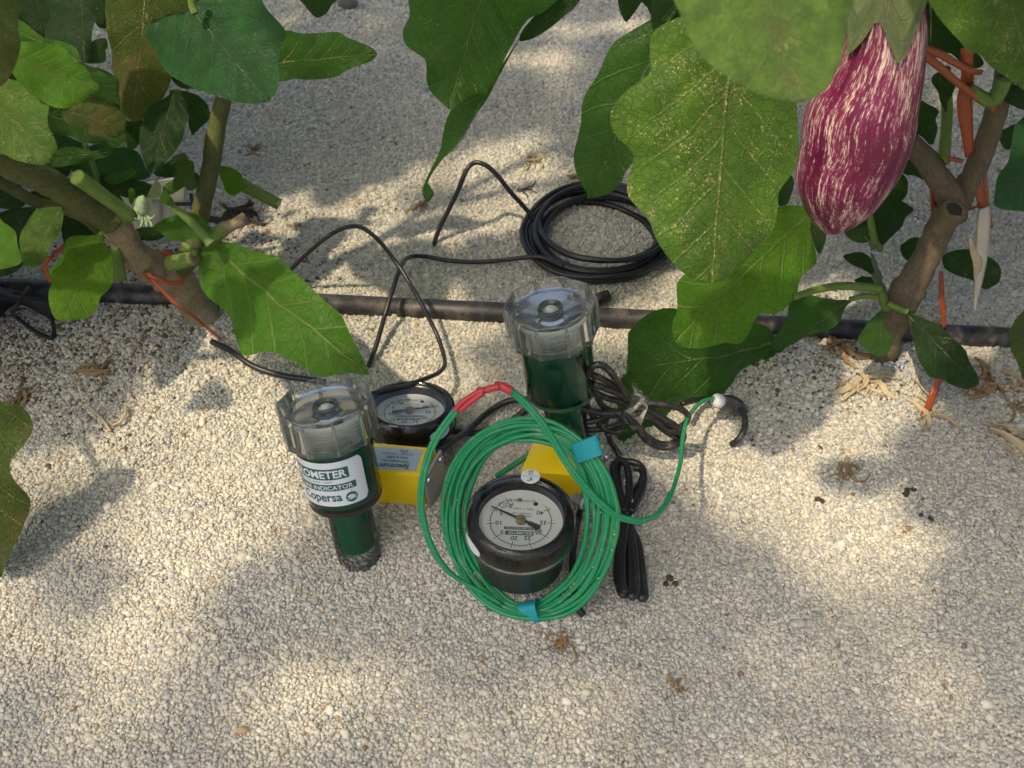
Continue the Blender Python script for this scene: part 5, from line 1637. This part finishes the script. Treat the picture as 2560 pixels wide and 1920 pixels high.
right_leaves += [
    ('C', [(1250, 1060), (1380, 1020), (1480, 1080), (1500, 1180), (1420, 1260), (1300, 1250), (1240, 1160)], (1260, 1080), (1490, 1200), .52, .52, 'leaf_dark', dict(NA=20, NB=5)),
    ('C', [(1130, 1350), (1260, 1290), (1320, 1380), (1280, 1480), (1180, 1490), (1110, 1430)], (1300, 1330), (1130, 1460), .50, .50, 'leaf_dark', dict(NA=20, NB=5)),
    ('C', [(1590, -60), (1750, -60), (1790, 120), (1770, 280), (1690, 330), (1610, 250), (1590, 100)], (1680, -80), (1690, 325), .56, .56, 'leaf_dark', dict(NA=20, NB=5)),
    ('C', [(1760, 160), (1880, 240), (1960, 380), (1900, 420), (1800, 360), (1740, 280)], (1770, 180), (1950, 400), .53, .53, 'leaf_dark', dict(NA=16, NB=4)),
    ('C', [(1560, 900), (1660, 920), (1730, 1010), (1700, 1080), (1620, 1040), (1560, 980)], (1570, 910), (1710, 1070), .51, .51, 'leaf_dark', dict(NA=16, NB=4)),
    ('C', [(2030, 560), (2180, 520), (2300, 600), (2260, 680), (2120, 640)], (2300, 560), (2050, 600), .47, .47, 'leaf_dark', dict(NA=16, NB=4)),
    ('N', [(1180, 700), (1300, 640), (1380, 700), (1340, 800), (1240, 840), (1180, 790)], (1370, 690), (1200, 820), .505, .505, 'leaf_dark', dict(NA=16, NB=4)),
]
for (k, ol, b, t, yb, yt, m, kw) in right_leaves:
    leaf(RP, k, ol, b, t, yb, yt, m, **kw)
# young grey-green shoot in front of the trunk
for ol, b, t in [([(860, 625), (880, 640), (940, 690), (975, 705), (965, 740), (920, 760), (905, 700)], (970, 720), (862, 627)),
                 ([(915, 780), (945, 790), (990, 900), (1020, 980), (1000, 1010), (950, 930)], (1005, 1005), (920, 785)),
                 ([(935, 930), (990, 990), (1040, 1040), (1050, 1090), (990, 1070), (940, 1010)], (1045, 1085), (938, 935))]:
    leaf(RP, 'N', ol, b, t, .455, .45, 'leaf_pale', NA=16, NB=4)


# ------------------------------------------------------------------ unseen leaves above the plants, added along the sun rays to shape shade
def shade_leaf(plant, c, L, yaw, pitch, roll, mat, seed, wide=.36):
    rr = random.Random(seed)
    n = 40
    ol = []
    for i in range(n):
        t = 2 * math.pi * i / n
        a = .5 - .5 * math.cos(t)
        w = wide * math.sin(math.pi * min(1, a ** .8)) ** .75 * (1 + .10 * math.sin(5.2 * math.pi * a + seed))
        ol.append((a, w if t < math.pi else -w))
    R = Matrix.Rotation(yaw, 3, 'Z') @ Matrix.Rotation(pitch, 3, 'Y') @ Matrix.Rotation(roll, 3, 'X')
    u, v, nn = (np.array(R @ Vector(q)) for q in ((1, 0, 0), (0, 1, 0), (0, 0, 1)))
    Pb = np.array(c) - u * L / 2
    vf, uv, _, _ = leaf_grid(np.array(ol), Pb, u, v, nn, L, .10, .25, .03, .008, 16, 5, rr)
    o = add('leaf', vf, MT[mat], plant, uv=uv)  # parented as a plant leaf, but added out of view to cast shade
    o.data['free'] = True
    return o


sxy = np.array([SUN_D.x / -SUN_D.z, SUN_D.y / -SUN_D.z])
# sunlit gaps on the ground, outlined on the photograph (W pixels): the added leaves keep off them
LIT = [[(400, 690), (560, 690), (500, 770), (640, 800), (610, 980), (590, 1120), (470, 1240), (330, 1300), (260, 1130), (340, 980), (280, 900), (420, 800)],
       [(590, 500), (690, 430), (860, 420), (930, 500), (960, 690), (1020, 830), (1000, 900), (780, 800), (690, 650), (600, 640)],
       [(1440, 900), (1600, 780), (1800, 760), (1860, 900), (1900, 1040), (1990, 1160), (1860, 1210), (1600, 1110), (1480, 1020)],
       [(2080, 820), (2190, 840), (2190, 900), (2100, 900)], [(-20, 1150), (60, 1150), (60, 1350), (-20, 1400)]]
LITG = [np.array([GP(px('W', p))[:2] for p in poly]) for poly in LIT]


def inside(q, poly):
    x, y = q
    c = False
    j = len(poly) - 1
    for i in range(len(poly)):
        if (poly[i][1] > y) != (poly[j][1] > y) and x < (poly[j][0] - poly[i][0]) * (y - poly[i][1]) / (poly[j][1] - poly[i][1]) + poly[i][0]:
            c = not c
        j = i
    return c


# things the sun reaches: (pixel, world Y)
KEY = [PY(px(k, p), y) for k, p, y in [('C', (500, 200), .265), ('C', (900, 350), .268), ('C', (300, 1100), .355), ('C', (300, 1500), .345), ('C', (0, 700), .36), ('C', (600, 900), .357), ('C', (300, 600), .362),
       ('G', (400, 300), .43), ('G', (250, 550), .42), ('G', (700, 200), .44), ('D', (1500, 600), .44), ('D', (1900, 850), .41), ('D', (500, 400), .435), ('D', (480, 600), .425),
       ('A', (400, 450), .40), ('A', (300, 550), .40), ('A', (200, 900), .39), ('C', (1250, 500), .40), ('C', (1200, 800), .40), ('C', (1350, 200), .41), ('C', (1120, 1100), .405), ('A', (1400, 300), .485), ('A', (640, 1220), .45), ('G', (880, 480), .435),
       ('A', (60, 1500), .372), ('A', (700, 800), .452)]]


def shades_key(c, r):
    for K in KEY:
        d = np.array(c) - K
        t = -d.dot(np.array(SUN_D))
        if t > 0.01 and np.linalg.norm(d + np.array(SUN_D) * t) < r:
            return True
    return False


def in_frame(v):
    d = v - CAMP
    dep = d[:, 1] * S2 - d[:, 2] * S2
    up = d[:, 1] * S2 + d[:, 2] * S2
    ok = dep > .01
    x = 1280 + FPX * d[:, 0] / np.where(ok, dep, 1)
    y = 960 - FPX * up / np.where(ok, dep, 1)
    return bool(np.any(ok & (x > -60) & (x < 2620) & (y > -40) & (y < 1980)))


def try_leaf(g, h, L, seed, mat='leaf_mid'):
    c = np.array((g[0] - sxy[0] * h, g[1] - sxy[1] * h, h))
    for poly in LITG:
        for k in range(9):
            rr_ = 0 if k == 8 else L * .40
            if inside((g[0] + rr_ * math.cos(k * .785), g[1] + rr_ * math.sin(k * .785)), poly):
                return None
    if shades_key(c, L * .46):
        return None
    rr2 = random.Random(seed)
    o = shade_leaf(LP if c[0] < -.06 else RP, c, L, rr2.uniform(0, 6.28), rr2.uniform(-.35, .35), rr2.uniform(-.35, .35), mat, seed, .40)
    w = np.array([v.co[:] for v in o.data.vertices]) + WORLD[o.name]
    if in_frame(w):
        me = o.data
        bpy.data.objects.remove(o)
        bpy.data.meshes.remove(me)
        return None
    return o


nl = 0
cr = random.Random(5)
for gy_ in np.arange(.33, 1.25, .080):  # grid of unseen leaves added to shade ground outside the lit gaps
    for gx_ in np.arange(-.62, .68, .088):
        g = (gx_ + cr.uniform(-.03, .03), gy_ + cr.uniform(-.03, .03))
        for tr_ in range(4):
            fx, fy = g[0] + cr.uniform(-.012, .012) * tr_, g[1] + cr.uniform(-.012, .012) * tr_
            if try_leaf((fx, fy), cr.uniform(.80, 1.25) if fy > .55 else cr.uniform(.52, .80), [.13, .11, .085, .06][tr_], 1000 + nl):
                nl += 1
                break
# a second, looser storey of added shade leaves
for i in range(4):
    g = (cr.uniform(-.6, .66), cr.uniform(.5, 1.15))
    if try_leaf(g, cr.uniform(.8, 1.1), cr.uniform(.10, .15), 2000 + i):
        nl += 1
# high unseen leaves added to mottle the foreground with shade
for i in range(250):
    g = (cr.uniform(-.42, .46), cr.uniform(.10, .345))
    if try_leaf(g, cr.uniform(1.4, 1.9), cr.uniform(.05, .065), 3000 + i):
        nl += 1
# low outer leaves added out of view to throw shade on the sand round the two trunks
for i in range(140):
    if try_leaf((cr.uniform(-.56, -.19), cr.uniform(.43, .80)), cr.uniform(.10, .42), cr.uniform(.07, .12), 8000 + i):
        nl += 1
for i in range(90):
    if try_leaf((cr.uniform(.25, .46), cr.uniform(.27, .44)), cr.uniform(.52, .90), cr.uniform(.06, .11), 8500 + i):
        nl += 1
for i in range(60):
    if try_leaf((cr.uniform(.20, .50), cr.uniform(.48, .75)), cr.uniform(.25, .5), cr.uniform(.08, .12), 9000 + i):
        nl += 1
# unseen leaves added to shade the instruments
for i in range(90):
    if try_leaf((cr.uniform(-.13, .14), cr.uniform(.26, .43)), cr.uniform(.55, .9), cr.uniform(.05, .08), 6000 + i):
        nl += 1
# dense unseen leaves added above the two stems to block sun and sky
for i in range(110):
    sd = -1 if i % 2 else 1
    c = np.array((sd * cr.uniform(.20, .60), cr.uniform(.40, .72), cr.uniform(.24, .50)))
    h = c[2]
    if try_leaf((c[0] + sxy[0] * h, c[1] + sxy[1] * h), h, cr.uniform(.10, .14), 7000 + i):
        nl += 1
# unseen leaves added left and right of the view to block side light
for i in range(150):
    sd = -1 if i % 2 else 1
    c = np.array((sd * cr.uniform(.40, .95), cr.uniform(.22, .85), cr.uniform(.03, .55)))
    L = cr.uniform(.10, .15)
    if shades_key(c, L * .46) or (abs(c[0]) < .58 and c[1] < .50):
        continue
    o = shade_leaf(LP if sd < 0 else RP, c, L, cr.uniform(0, 6.28), cr.uniform(-.9, .3), cr.uniform(-.6, .6), 'leaf_mid', 5000 + i, .40)
    w = np.array([v.co[:] for v in o.data.vertices]) + WORLD[o.name]
    if in_frame(w):
        me = o.data
        bpy.data.objects.remove(o)
        bpy.data.meshes.remove(me)
    else:
        nl += 1
# upper branches carrying the added leaves
low = PY(px('S', (-70, 1020)), .335)
stem_tube('branch', [low, low + np.array([-.05, .03, .03]), (-.44, .40, .14), PY(px('A', (-160, 910)), .40)], [.0018, .0022, .003, .004], 'stem', LP, 8)
lp_top = PY(px('A', (1600, -140)), .56)
lp_left = PY(px('A', (-160, 910)), .40)
rp_top = PY(px('C', (2150, -120)), .48)
rp_left = PY(px('N', (1000, -320)), .49)
for plant, pts in [(LP, [lp_top, (-.13, .52, .45), (-.20, .40, .85), (-.30, .22, 1.40), (-.32, .0, 1.85)]), (LP, [lp_left, (-.48, .36, .30), (-.55, .30, .65), (-.55, .16, 1.10)]),
                   (LP, [lp_top, (-.10, .60, .50), (-.05, .70, .90), (-.10, .80, 1.25)]), (RP, [rp_top, (.30, .44, .50), (.28, .30, .95), (.12, .10, 1.45), (-.05, -.05, 1.9)]),
                   (RP, [rp_left, (.16, .54, .40), (.18, .66, .80), (.10, .75, 1.20)]), (RP, [rp_top, (.42, .52, .45), (.50, .60, .90), (.45, .70, 1.25)])]:
    stem_tube('branch', pts, [.0046, .0042, .0036, .0028, .002], 'bark_g', plant, 8)
print('canopy leaves', nl)
# beyond 300 leaves on a plant, the highest ones become one mass
for plant in (LP, RP):
    lv = [c for c in bpy.data.objects if c.parent is plant and c.name.split('.')[0] == 'leaf' and not c.children]
    free = [c for c in lv if c.data.get('free')]
    extra = len(lv) - 290
    print(plant.name, 'leaves', len(lv))
    if extra > 0:
        free.sort(key=lambda c: -WORLD[c.name][2])
        pick = free[:extra]
        VV, UVs = [], []
        for c in pick:
            n_ = len(c.data.vertices)
            co = np.empty(n_ * 3)
            c.data.vertices.foreach_get('co', co)
            uvl = np.empty(len(c.data.loops) * 2)
            c.data.uv_layers[0].data.foreach_get('uv', uvl)
            vi = np.empty(len(c.data.loops), int)
            c.data.loops.foreach_get('vertex_index', vi)
            uvv = np.zeros((n_, 2))
            uvv[vi] = uvl.reshape(-1, 2)
            VV.append((co.reshape(-1, 3) + WORLD[c.name], [list(p.vertices) for p in c.data.polygons]))
            UVs.append(uvv)
        big = add('upper_shade_leaves', join(*VV), MT['leaf_mid'], plant, uv=np.vstack(UVs))  # the highest added shade leaves, joined
        big['kind'] = 'stuff'
        for c in pick:
            me = c.data
            bpy.data.objects.remove(c)
            bpy.data.meshes.remove(me)


# ------------------------------------------------------------------ the fruit
def eggplant():
    rows = [(-420, 1400, 60), (-330, 1400, 150), (-180, 1395, 190), (0, 1380, 222), (250, 1357, 250), (500, 1290, 294), (700, 1212, 338), (900, 1170, 326), (1080, 1108, 295), (1200, 1082, 248), (1290, 1064, 192), (1360, 1054, 128), (1405, 1052, 72), (1424, 1054, 26)]
    sec = []
    for y, cx, r in rows:
        p = px('C', (cx, y))
        c = PY(p, .425 + .008 * (1 - (y / 1424) ** 2 if y > 0 else 1))
        t = (c - CAMP)[1] / ray(p)[1]
        sec.append((c, r * .40687 / FPX * t))
    C = spline([s[0] for s in sec], 4)
    Rr = spline([[s[1], 0, 0] for s in sec], 4)[:, 0]
    L = len(C)
    front = CAMP - C[12]
    Tn = np.gradient(C, axis=0)
    v, f, uv = [], [], []
    NS = 56
    for i in range(L):
        t = Tn[i] / np.linalg.norm(Tn[i])
        w = front - t * front.dot(t)
        w /= np.linalg.norm(w)
        b_ = np.cross(t, w)
        for k in range(NS + 1):
            a = 2 * math.pi * k / NS - math.pi
            q = C[i] + Rr[i] * (math.cos(a) * w + math.sin(a) * b_)
            q = C[i] + (q - C[i]) * (1 + .014 * mnoise.noise(Vector((q * 55).tolist())))
            v.append(q)
            uv.append((k / NS, i / L))
    for i in range(L - 1):
        for k in range(NS):
            f.append([i * (NS + 1) + k, i * (NS + 1) + k + 1, (i + 1) * (NS + 1) + k + 1, (i + 1) * (NS + 1) + k])
    f.append([(L - 1) * (NS + 1) + k for k in range(NS)])
    v = np.array(v)
    E = empty('eggplant', sec[-1][0], 'purple and cream streaked eggplant hanging in front of the right plant', 'fruit')
    add('skin', (v, f), MT['eggplant'], E, uv=np.array(uv))
    # calyx: shell over the shoulder with pointed lobes
    V, F, UV = [], [], []
    A0 = 40
    cam_dir = CAMP - C[12]
    i_at = lambda y: float(np.interp(y, [r[0] for r in rows], np.arange(len(rows)) * 4))
    nj = 16
    T = np.gradient(C, axis=0)
    for k in range(A0):
        # angle measured from the camera-facing side
        a = 2 * math.pi * k / A0
        dist = min(abs((a - q + math.pi) % (2 * math.pi) - math.pi) for q in (.38, 1.75, 3.05, 4.35, 5.45))
        lob = max(0, 1 - dist / .70) ** .9
        yend = -70 + 360 * lob
        for j in range(nj):
            ii_ = i_at(-425 + (yend + 425) * j / (nj - 1))
            i0 = min(int(ii_), L - 2)
            fr = ii_ - i0
            c = C[i0] * (1 - fr) + C[i0 + 1] * fr
            r = Rr[i0] * (1 - fr) + Rr[i0 + 1] * fr
            t = T[i0] / np.linalg.norm(T[i0])
            w = cam_dir - t * cam_dir.dot(t)
            w /= np.linalg.norm(w)
            b = np.cross(t, w)
            rr2 = r + .0016 + .0012 * (j / nj) ** 3 * math.sin(7 * a)
            V.append(c + rr2 * (math.cos(a) * w - math.sin(a) * b))
            UV.append((j / nj, .5 + .25 * math.sin(a)))
    for k in range(A0):
        k2 = (k + 1) % A0
        for j in range(nj - 1):
            F.append([k * nj + j, k * nj + j + 1, k2 * nj + j + 1, k2 * nj + j])
    add('calyx', (np.array(V), F), MT['calyx'], E, uv=np.array(UV))
    stem_tube('fruit_stalk', [C[0], C[0] + np.array([.004, .004, .03]), C[0] + np.array([.02, .03, .06])], [.006, .005, .005], 'stem', E, 12)


eggplant()

# ================================================================== ties, tag, litter
tw = empty('orange_raffia_tie', GP(px('D', (1330, 850))), 'orange raffia tied round the left trunk, one end on the sand', 'tie')
a = np.linspace(math.radians(200), math.radians(345), 12)
ring = []
cT = PY(px('D', (1050, 455)), .488)
loop = pys('D', [(885, 445), (930, 465), (990, 492), (1060, 512), (1120, 500), (1145, 465)], [.468, .466, .466, .468, .472, .478])
add('wrap', ribbon(spline(loop, 5), .0028, (0, .5, .8), .00012), MT['orange'], tw)
end = np.vstack([pys('D', [(885, 448), (960, 520), (1050, 610), (1140, 680)], [.467, .466, .464, .462]), ground_path('D', [(1220, 740), (1290, 800), (1352, 855)], [.010, .003, .002])])
add('loose_end', ribbon(spline(end, 5), [.0022, .0022, .002, .0014], (.7, .2, .5), .00012), MT['orange'], tw)
add('loop', ribbon(spline(pys('D', [(430, 260), (350, 320), (290, 370), (272, 410), (290, 460), (320, 505)], [.475, .47]), 5), .0034, (.7, .1, .5), .00012), MT['orange'], tw)
add('band', ribbon(spline(pys('D', [(890, 318), (950, 325), (1010, 330), (1060, 322)], [.50, .50]), 5), .004, (0, .5, .8)), MT['orange'], tw)
add('band', ribbon(spline(pys('A', [(240, 1030), (290, 1080), (340, 1120)], [.47, .47]), 5), .007, (.6, .1, .8)), MT['orange'], tw)

tw2 = empty('orange_raffia_tie', PY(px('N', (1600, 445)), .46), 'orange raffia strips looped round the forked right trunk', 'tie')
for k, pts, ys, w, side in [('L', [(530, 380), (525, 500), (525, 640), (505, 800), (510, 950), (525, 1100), (545, 1290)], [.465, .47, .474], [.018, .014, .016, .020, .019, .015, .012], (1, .2, 0)),
                            ('L', [(150, 400), (300, 450), (420, 520), (560, 590), (650, 600)], [.455, .462, .468], [.010, .009, .008, .006], (.3, .2, 1)),
                            ('L', [(150, 440), (300, 560), (450, 690), (600, 800), (760, 915)], [.455, .46, .464], [.010, .009, .008, .006], (.3, .2, 1)),
                            ('N', [(1425, 190), (1440, 300), (1445, 420), (1450, 530)], [.475, .475], [.008, .010, .009], (1, .2, 0)),
                            ('N', [(1800, 200), (1830, 300), (1835, 380), (1740, 400)], [.476, .47], [.012, .014, .008], (1, .2, .1)),
                            ('N', [(1860, 40), (1870, 200), (1890, 380), (1925, 560)], [.478, .474], [.006, .006, .004], (1, .2, .1)),
                            ('N', [(1500, 940), (1505, 1080), (1515, 1220), (1530, 1390)], [.474, .466], [.006, .008, .008, .007], (1, .2, .1)),
                            ('N', [(1500, 440), (1560, 468), (1620, 470), (1690, 445)], [.456, .455, .458], [.006, .006, .006], (0, .5, .8)),
                            ('L', [(360, 1310), (430, 1325), (490, 1340)], [.475, .475], [.006, .006], (0, .5, .8))]:
    add('strip', ribbon(spline(pys(k, pts, ys), 5), [q * .42 for q in w], side, .00012), MT['orange'], tw2)
e2 = ground_path('G', [(1690, 845), (1660, 930), (1625, 1020), (1590, 1082)], [.016, .009, .004, .002])
add('loose_end', ribbon(spline(e2, 5), [.0045, .0045, .004, .0035], (1, .1, .1), .00015), MT['orange'], tw2)

ps = add('dry_leaf_strip', ribbon(spline(pys('N', [(1860, 395), (1855, 520), (1848, 680), (1835, 850), (1812, 1020), (1790, 1140), (1778, 1245)], [.468, .466, .462, .46]), 5), [.006, .0078, .0078, .0066, .0045, .0025, .0008], (1, .25, 0), .0006), MT['pale_strip'])
tag(ps, 'pale dried leaf strip hanging beside the right trunk', 'dry leaf')
ps = add('dry_leaf_strip', ribbon(spline(pys('N', [(1740, 640), (1775, 760), (1805, 850), (1800, 960), (1790, 1010)], [.466, .462, .462]), 5), [.002, .005, .006, .004, .0015], (1, .3, 0), .0003), MT['dry_pale'])
tag(ps, 'small curled tan leaf scrap behind the pale hanging strip', 'dry leaf')

# plastic plant tag standing behind the left plant
tg = empty('plant_tag', GP(px('K', (1200, 700))), 'cream plastic plant tag standing behind the flower bud', 'tag')
tc_ = [PY(px('K', p), .545) for p in ((975, 360), (1525, 275), (1515, 620), (990, 760))]
nrm = np.array([0, .0012, 0])
add('tag_plate', hexa([tc_[3] + nrm, tc_[2] + nrm, tc_[2], tc_[3], tc_[0] + nrm, tc_[1] + nrm, tc_[1], tc_[0]], 0), MT['cream'], tg, smooth=False)
Mq = frame(PY(px('K', (1480, 462)), .5435), (0, -1, .25), (1, 0, 0))
add('tag_lettering', xf(Mq, join(txt('L', h=.014, pos=(.003, 0), rot=math.pi / 2), txt('T', h=.011, pos=(.003, .013)))), MT['ink'], tg, smooth=False)
add('tag_stake', ribbon(np.array([PY(px('K', (1290, 480)), .5425), PY(px('K', (1295, 640)), .5425), GP(px('K', (1296, 760)))]), .006, (1, 0, 0)), MT['cream'], tg)


def litter(name, label, cat, k, c, size, mat, n=5, lift=.002, seed=0, direction=None, spread=2.6, wide=.22):
    """withered, crumpled strips tangled together"""
    rr = random.Random(seed)
    q0 = GP(px(k, c), lift)
    d0 = rr.uniform(0, 6.28) if direction is None else direction
    parts = []
    for i in range(n + 2):
        a = d0 + (rr.uniform(-.5, .5) * spread)
        L = size * rr.uniform(.45, 1.1)
        q = q0 + np.array([rr.uniform(-.2, .2), rr.uniform(-.2, .2), 0]) * size
        pts = [q]
        st = L / 6
        da = rr.uniform(-.45, .45)
        for j in range(6):
            a += da + rr.uniform(-.35, .35)
            p = pts[-1] + np.array([math.cos(a), math.sin(a), 0]) * st
            z = float(gh(p[0], p[1]))
            p[2] = z + .0010 + lift * rr.uniform(.1, 1.0) * (1 - j / 7)
            pts.append(p)
        ww = L * wide * rr.uniform(.35, .9)
        side = (rr.uniform(-1, 1), rr.uniform(-1, 1), rr.uniform(-.8, .8))
        parts.append(ribbon(spline(pts, 2), [ww * .5, ww * rr.uniform(.6, 1.1), ww, ww * rr.uniform(.5, 1), ww * .25], side, .0002))
    o = add(name, join(*parts), MT[mat])
    tag(o, label, cat)
    return o


litter('dried_flower', 'withered pale flower with long stalk at the foot of the right trunk', 'dry flower', 'G', (1190, 830), .022, 'dry_pale', 6, .004, 1, -1.9, 1.6)
litter('dried_flower', 'second withered flower, curling right of the first at the right trunk foot', 'dry flower', 'G', (1270, 810), .022, 'dry_pale', 4, .004, 2, -1.2, 1.2)
litter('dried_flower', 'brown crumpled flower under the drip pipe left of the right trunk', 'dry flower', 'G', (1060, 640), .022, 'dry', 7, .005, 3, None, 6.2, .3)
litter('dried_flower', 'tan crumpled leaf on gravel below the dark lobed leaf', 'dry leaf', 'G', (1980, 850), .024, 'dry', 6, .004, 4, -.6, 3.0, .32)
litter('dry_husk', 'long pale husk lying on shaded gravel right of the orange strip', 'husk', 'G', (1640, 1120), .036, 'dry_pale', 3, .003, 5, .75, .35, .16)
litter('dry_husk', 'pale bean shaped husk at the right edge of the gravel', 'husk', 'G', (1990, 1130), .034, 'dry_pale', 4, .005, 6, -.1, .5, .26)
litter('dry_husk', 'pale husk by the speckled leaf at the right edge', 'husk', 'G', (2120, 900), .026, 'dry_pale', 4, .004, 7, .1, .8, .28)
litter('dry_twig', 'reddish brown scrap above the bean shaped husk', 'scrap', 'G', (2140, 1020), .016, 'dry', 4, .003, 8, .3, 2.0, .2)
litter('dried_flower', 'brown wisp of dead flower on sunlit gravel right of the plug', 'dry flower', 'G', (1150, 1440), .016, 'dry', 6, .003, 9, 2.4, 5.5, .14)
litter('dried_flower', 'small brown dead flower on gravel in front of the green coil', 'dry flower', 'Q', (235, 690), .012, 'dry', 7, .003, 10, None, 6.2, .2)
litter('dried_flower', 'tan dead flower on sand below the left trunk', 'dry flower', 'D', (640, 1050), .020, 'dry', 7, .003, 11, None, 6.2, .2)
litter('dried_flower', 'frilled brown dead flower at the left edge of the sand', 'dry flower', 'D', (110, 1170), .020, 'dry', 9, .004, 12, -1.6, 2.6, .16)
litter('dry_leaf', 'small brown leaf flake by the hanging curled leaf tip', 'dry leaf', 'B', (605, 1262), .012, 'dry', 4, .003, 13, None, 5, .4)
litter('dry_leaf', 'grey brown leaf scrap on the far shaded gravel', 'dry leaf', 'B', (1280, 965), .020, 'dry_pale', 4, .003, 14, 0, .8, .4)
litter('dry_leaf', 'brown scrap left of the hanging green leaf on far gravel', 'dry leaf', 'B', (1535, 1085), .016, 'dry', 4, .003, 15, .2, .8, .3)
litter('dry_twig', 'dark twig scrap on far gravel above the black coil', 'scrap', 'B', (1240, 1155), .018, 'dry_dark', 4, .002, 16, 0, .8, .14)
litter('dry_leaf', 'dark brown scrap on far gravel right of the left stem', 'dry leaf', 'A', (1555, 910), .012, 'dry', 4, .003, 17, None, 5, .4)
litter('dry_twig', 'dark heap of rotten litter behind the dry stub', 'litter', 'A', (1440, 1300), .030, 'dry_dark', 9, .003, 18, None, 6.2, .3)
def crumb(name, label, cat, k, c, size, mat, n=5, lift=.002, seed=0, *_):
    rr = random.Random(seed)
    parts = []
    for i in range(3):
        q = GP(px(k, c), .0006) + np.array([rr.uniform(-.4, .4), rr.uniform(-.4, .4), 0]) * size
        r = size * rr.uniform(.16, .30)
        v, f = lathe([(.0001, -r * .5), (r * .8, -r * .35), (r, .1 * r), (r * .7, r * .5), (.0001, r * .6)], frame(q, (rr.uniform(-.4, .4), rr.uniform(-.4, .4), 1)), 9, closed=False)
        for j in range(len(v)):
            v[j] += r * .55 * np.array(mnoise.noise_vector(Vector((v[j] * 1.3 / r + seed).tolist())))
        parts.append((v, f))
    o = add(name, join(*parts), MT[mat], smooth=False)
    tag(o, label, cat)
    return o


crumb('dark_crumb', 'dark crumb on gravel right of the tied cable hank', 'crumb', 'Q', (672, 438), .009, 'dry_dark', 5, .003, 19, None, 6.2, .5)
crumb('dark_crumb', 'round dark crumb on sunlit gravel above the wide shadow', 'crumb', 'Q', (1322, 98), .0065, 'dry_dark', 5, .002, 20, None, 6.2, .6)
crumb('dark_crumb', 'black speck of litter in the right shadow, upper one', 'crumb', 'Q', (1725, 55), .008, 'dry_dark', 4, .002, 21, None, 6.2, .4)
crumb('dark_crumb', 'black speck of litter in the right shadow, lower one', 'crumb', 'Q', (1785, 158), .007, 'dry_dark', 4, .002, 22, None, 6.2, .4)
crumb('dark_crumb', 'brown crumb half buried below the right shadow specks', 'crumb', 'Q', (1700, 225), .006, 'dry', 4, .002, 23, None, 6.2, .4)
litter('dry_leaf', 'tan flake on foreground gravel below the dead flower', 'dry leaf', 'Q', (715, 905), .008, 'dry', 4, .002, 24, None, 6.2, .5)
for i, (k, c, lb) in enumerate([('D', (560, 1290), 'straight dry stalk lying on sand left of the leaning cap'), ('D', (760, 1310), 'curved dry stalk on sand close to the leaning cap')]):
    if i == 0:
        g = ground_path('D', [(540, 1265), (580, 1300), (630, 1350), (680, 1420)], [.002, .004, .002])
    else:
        g = ground_path('D', [(770, 1265), (772, 1310), (740, 1360), (690, 1385)], [.003, .005, .002])
    o = cable('dry_stalk', g, .0008, MT['dry_pale'], None, 6)
    tag(o, lb, 'stalk')
# grey stone at the top of the picture
v, f = lathe([(.0001, 0), (.007, .001), (.010, .005), (.008, .010), (.004, .0125), (.0001, .013)], frame(GP(px('A', (2140, 50)), -.002), (0, 0, 1)), 16, closed=False)
for i in range(len(v)):
    v[i] += .002 * np.array(mnoise.noise_vector(Vector((v[i] * 120).tolist())))
tag(add('grey_stone', (v, f), MT['stone1']), 'rounded grey green stone on the far gravel at the top', 'stone')
# crumpled scrap by the right trunk
litter('clear_scrap', 'grey plastic scrap on gravel against the right trunk', 'scrap', 'G', (1440, 790), .014, 'silver', 4, .003, 31, 1.2, 1.5, .5)

gravel()
print('objects', len(bpy.data.objects))
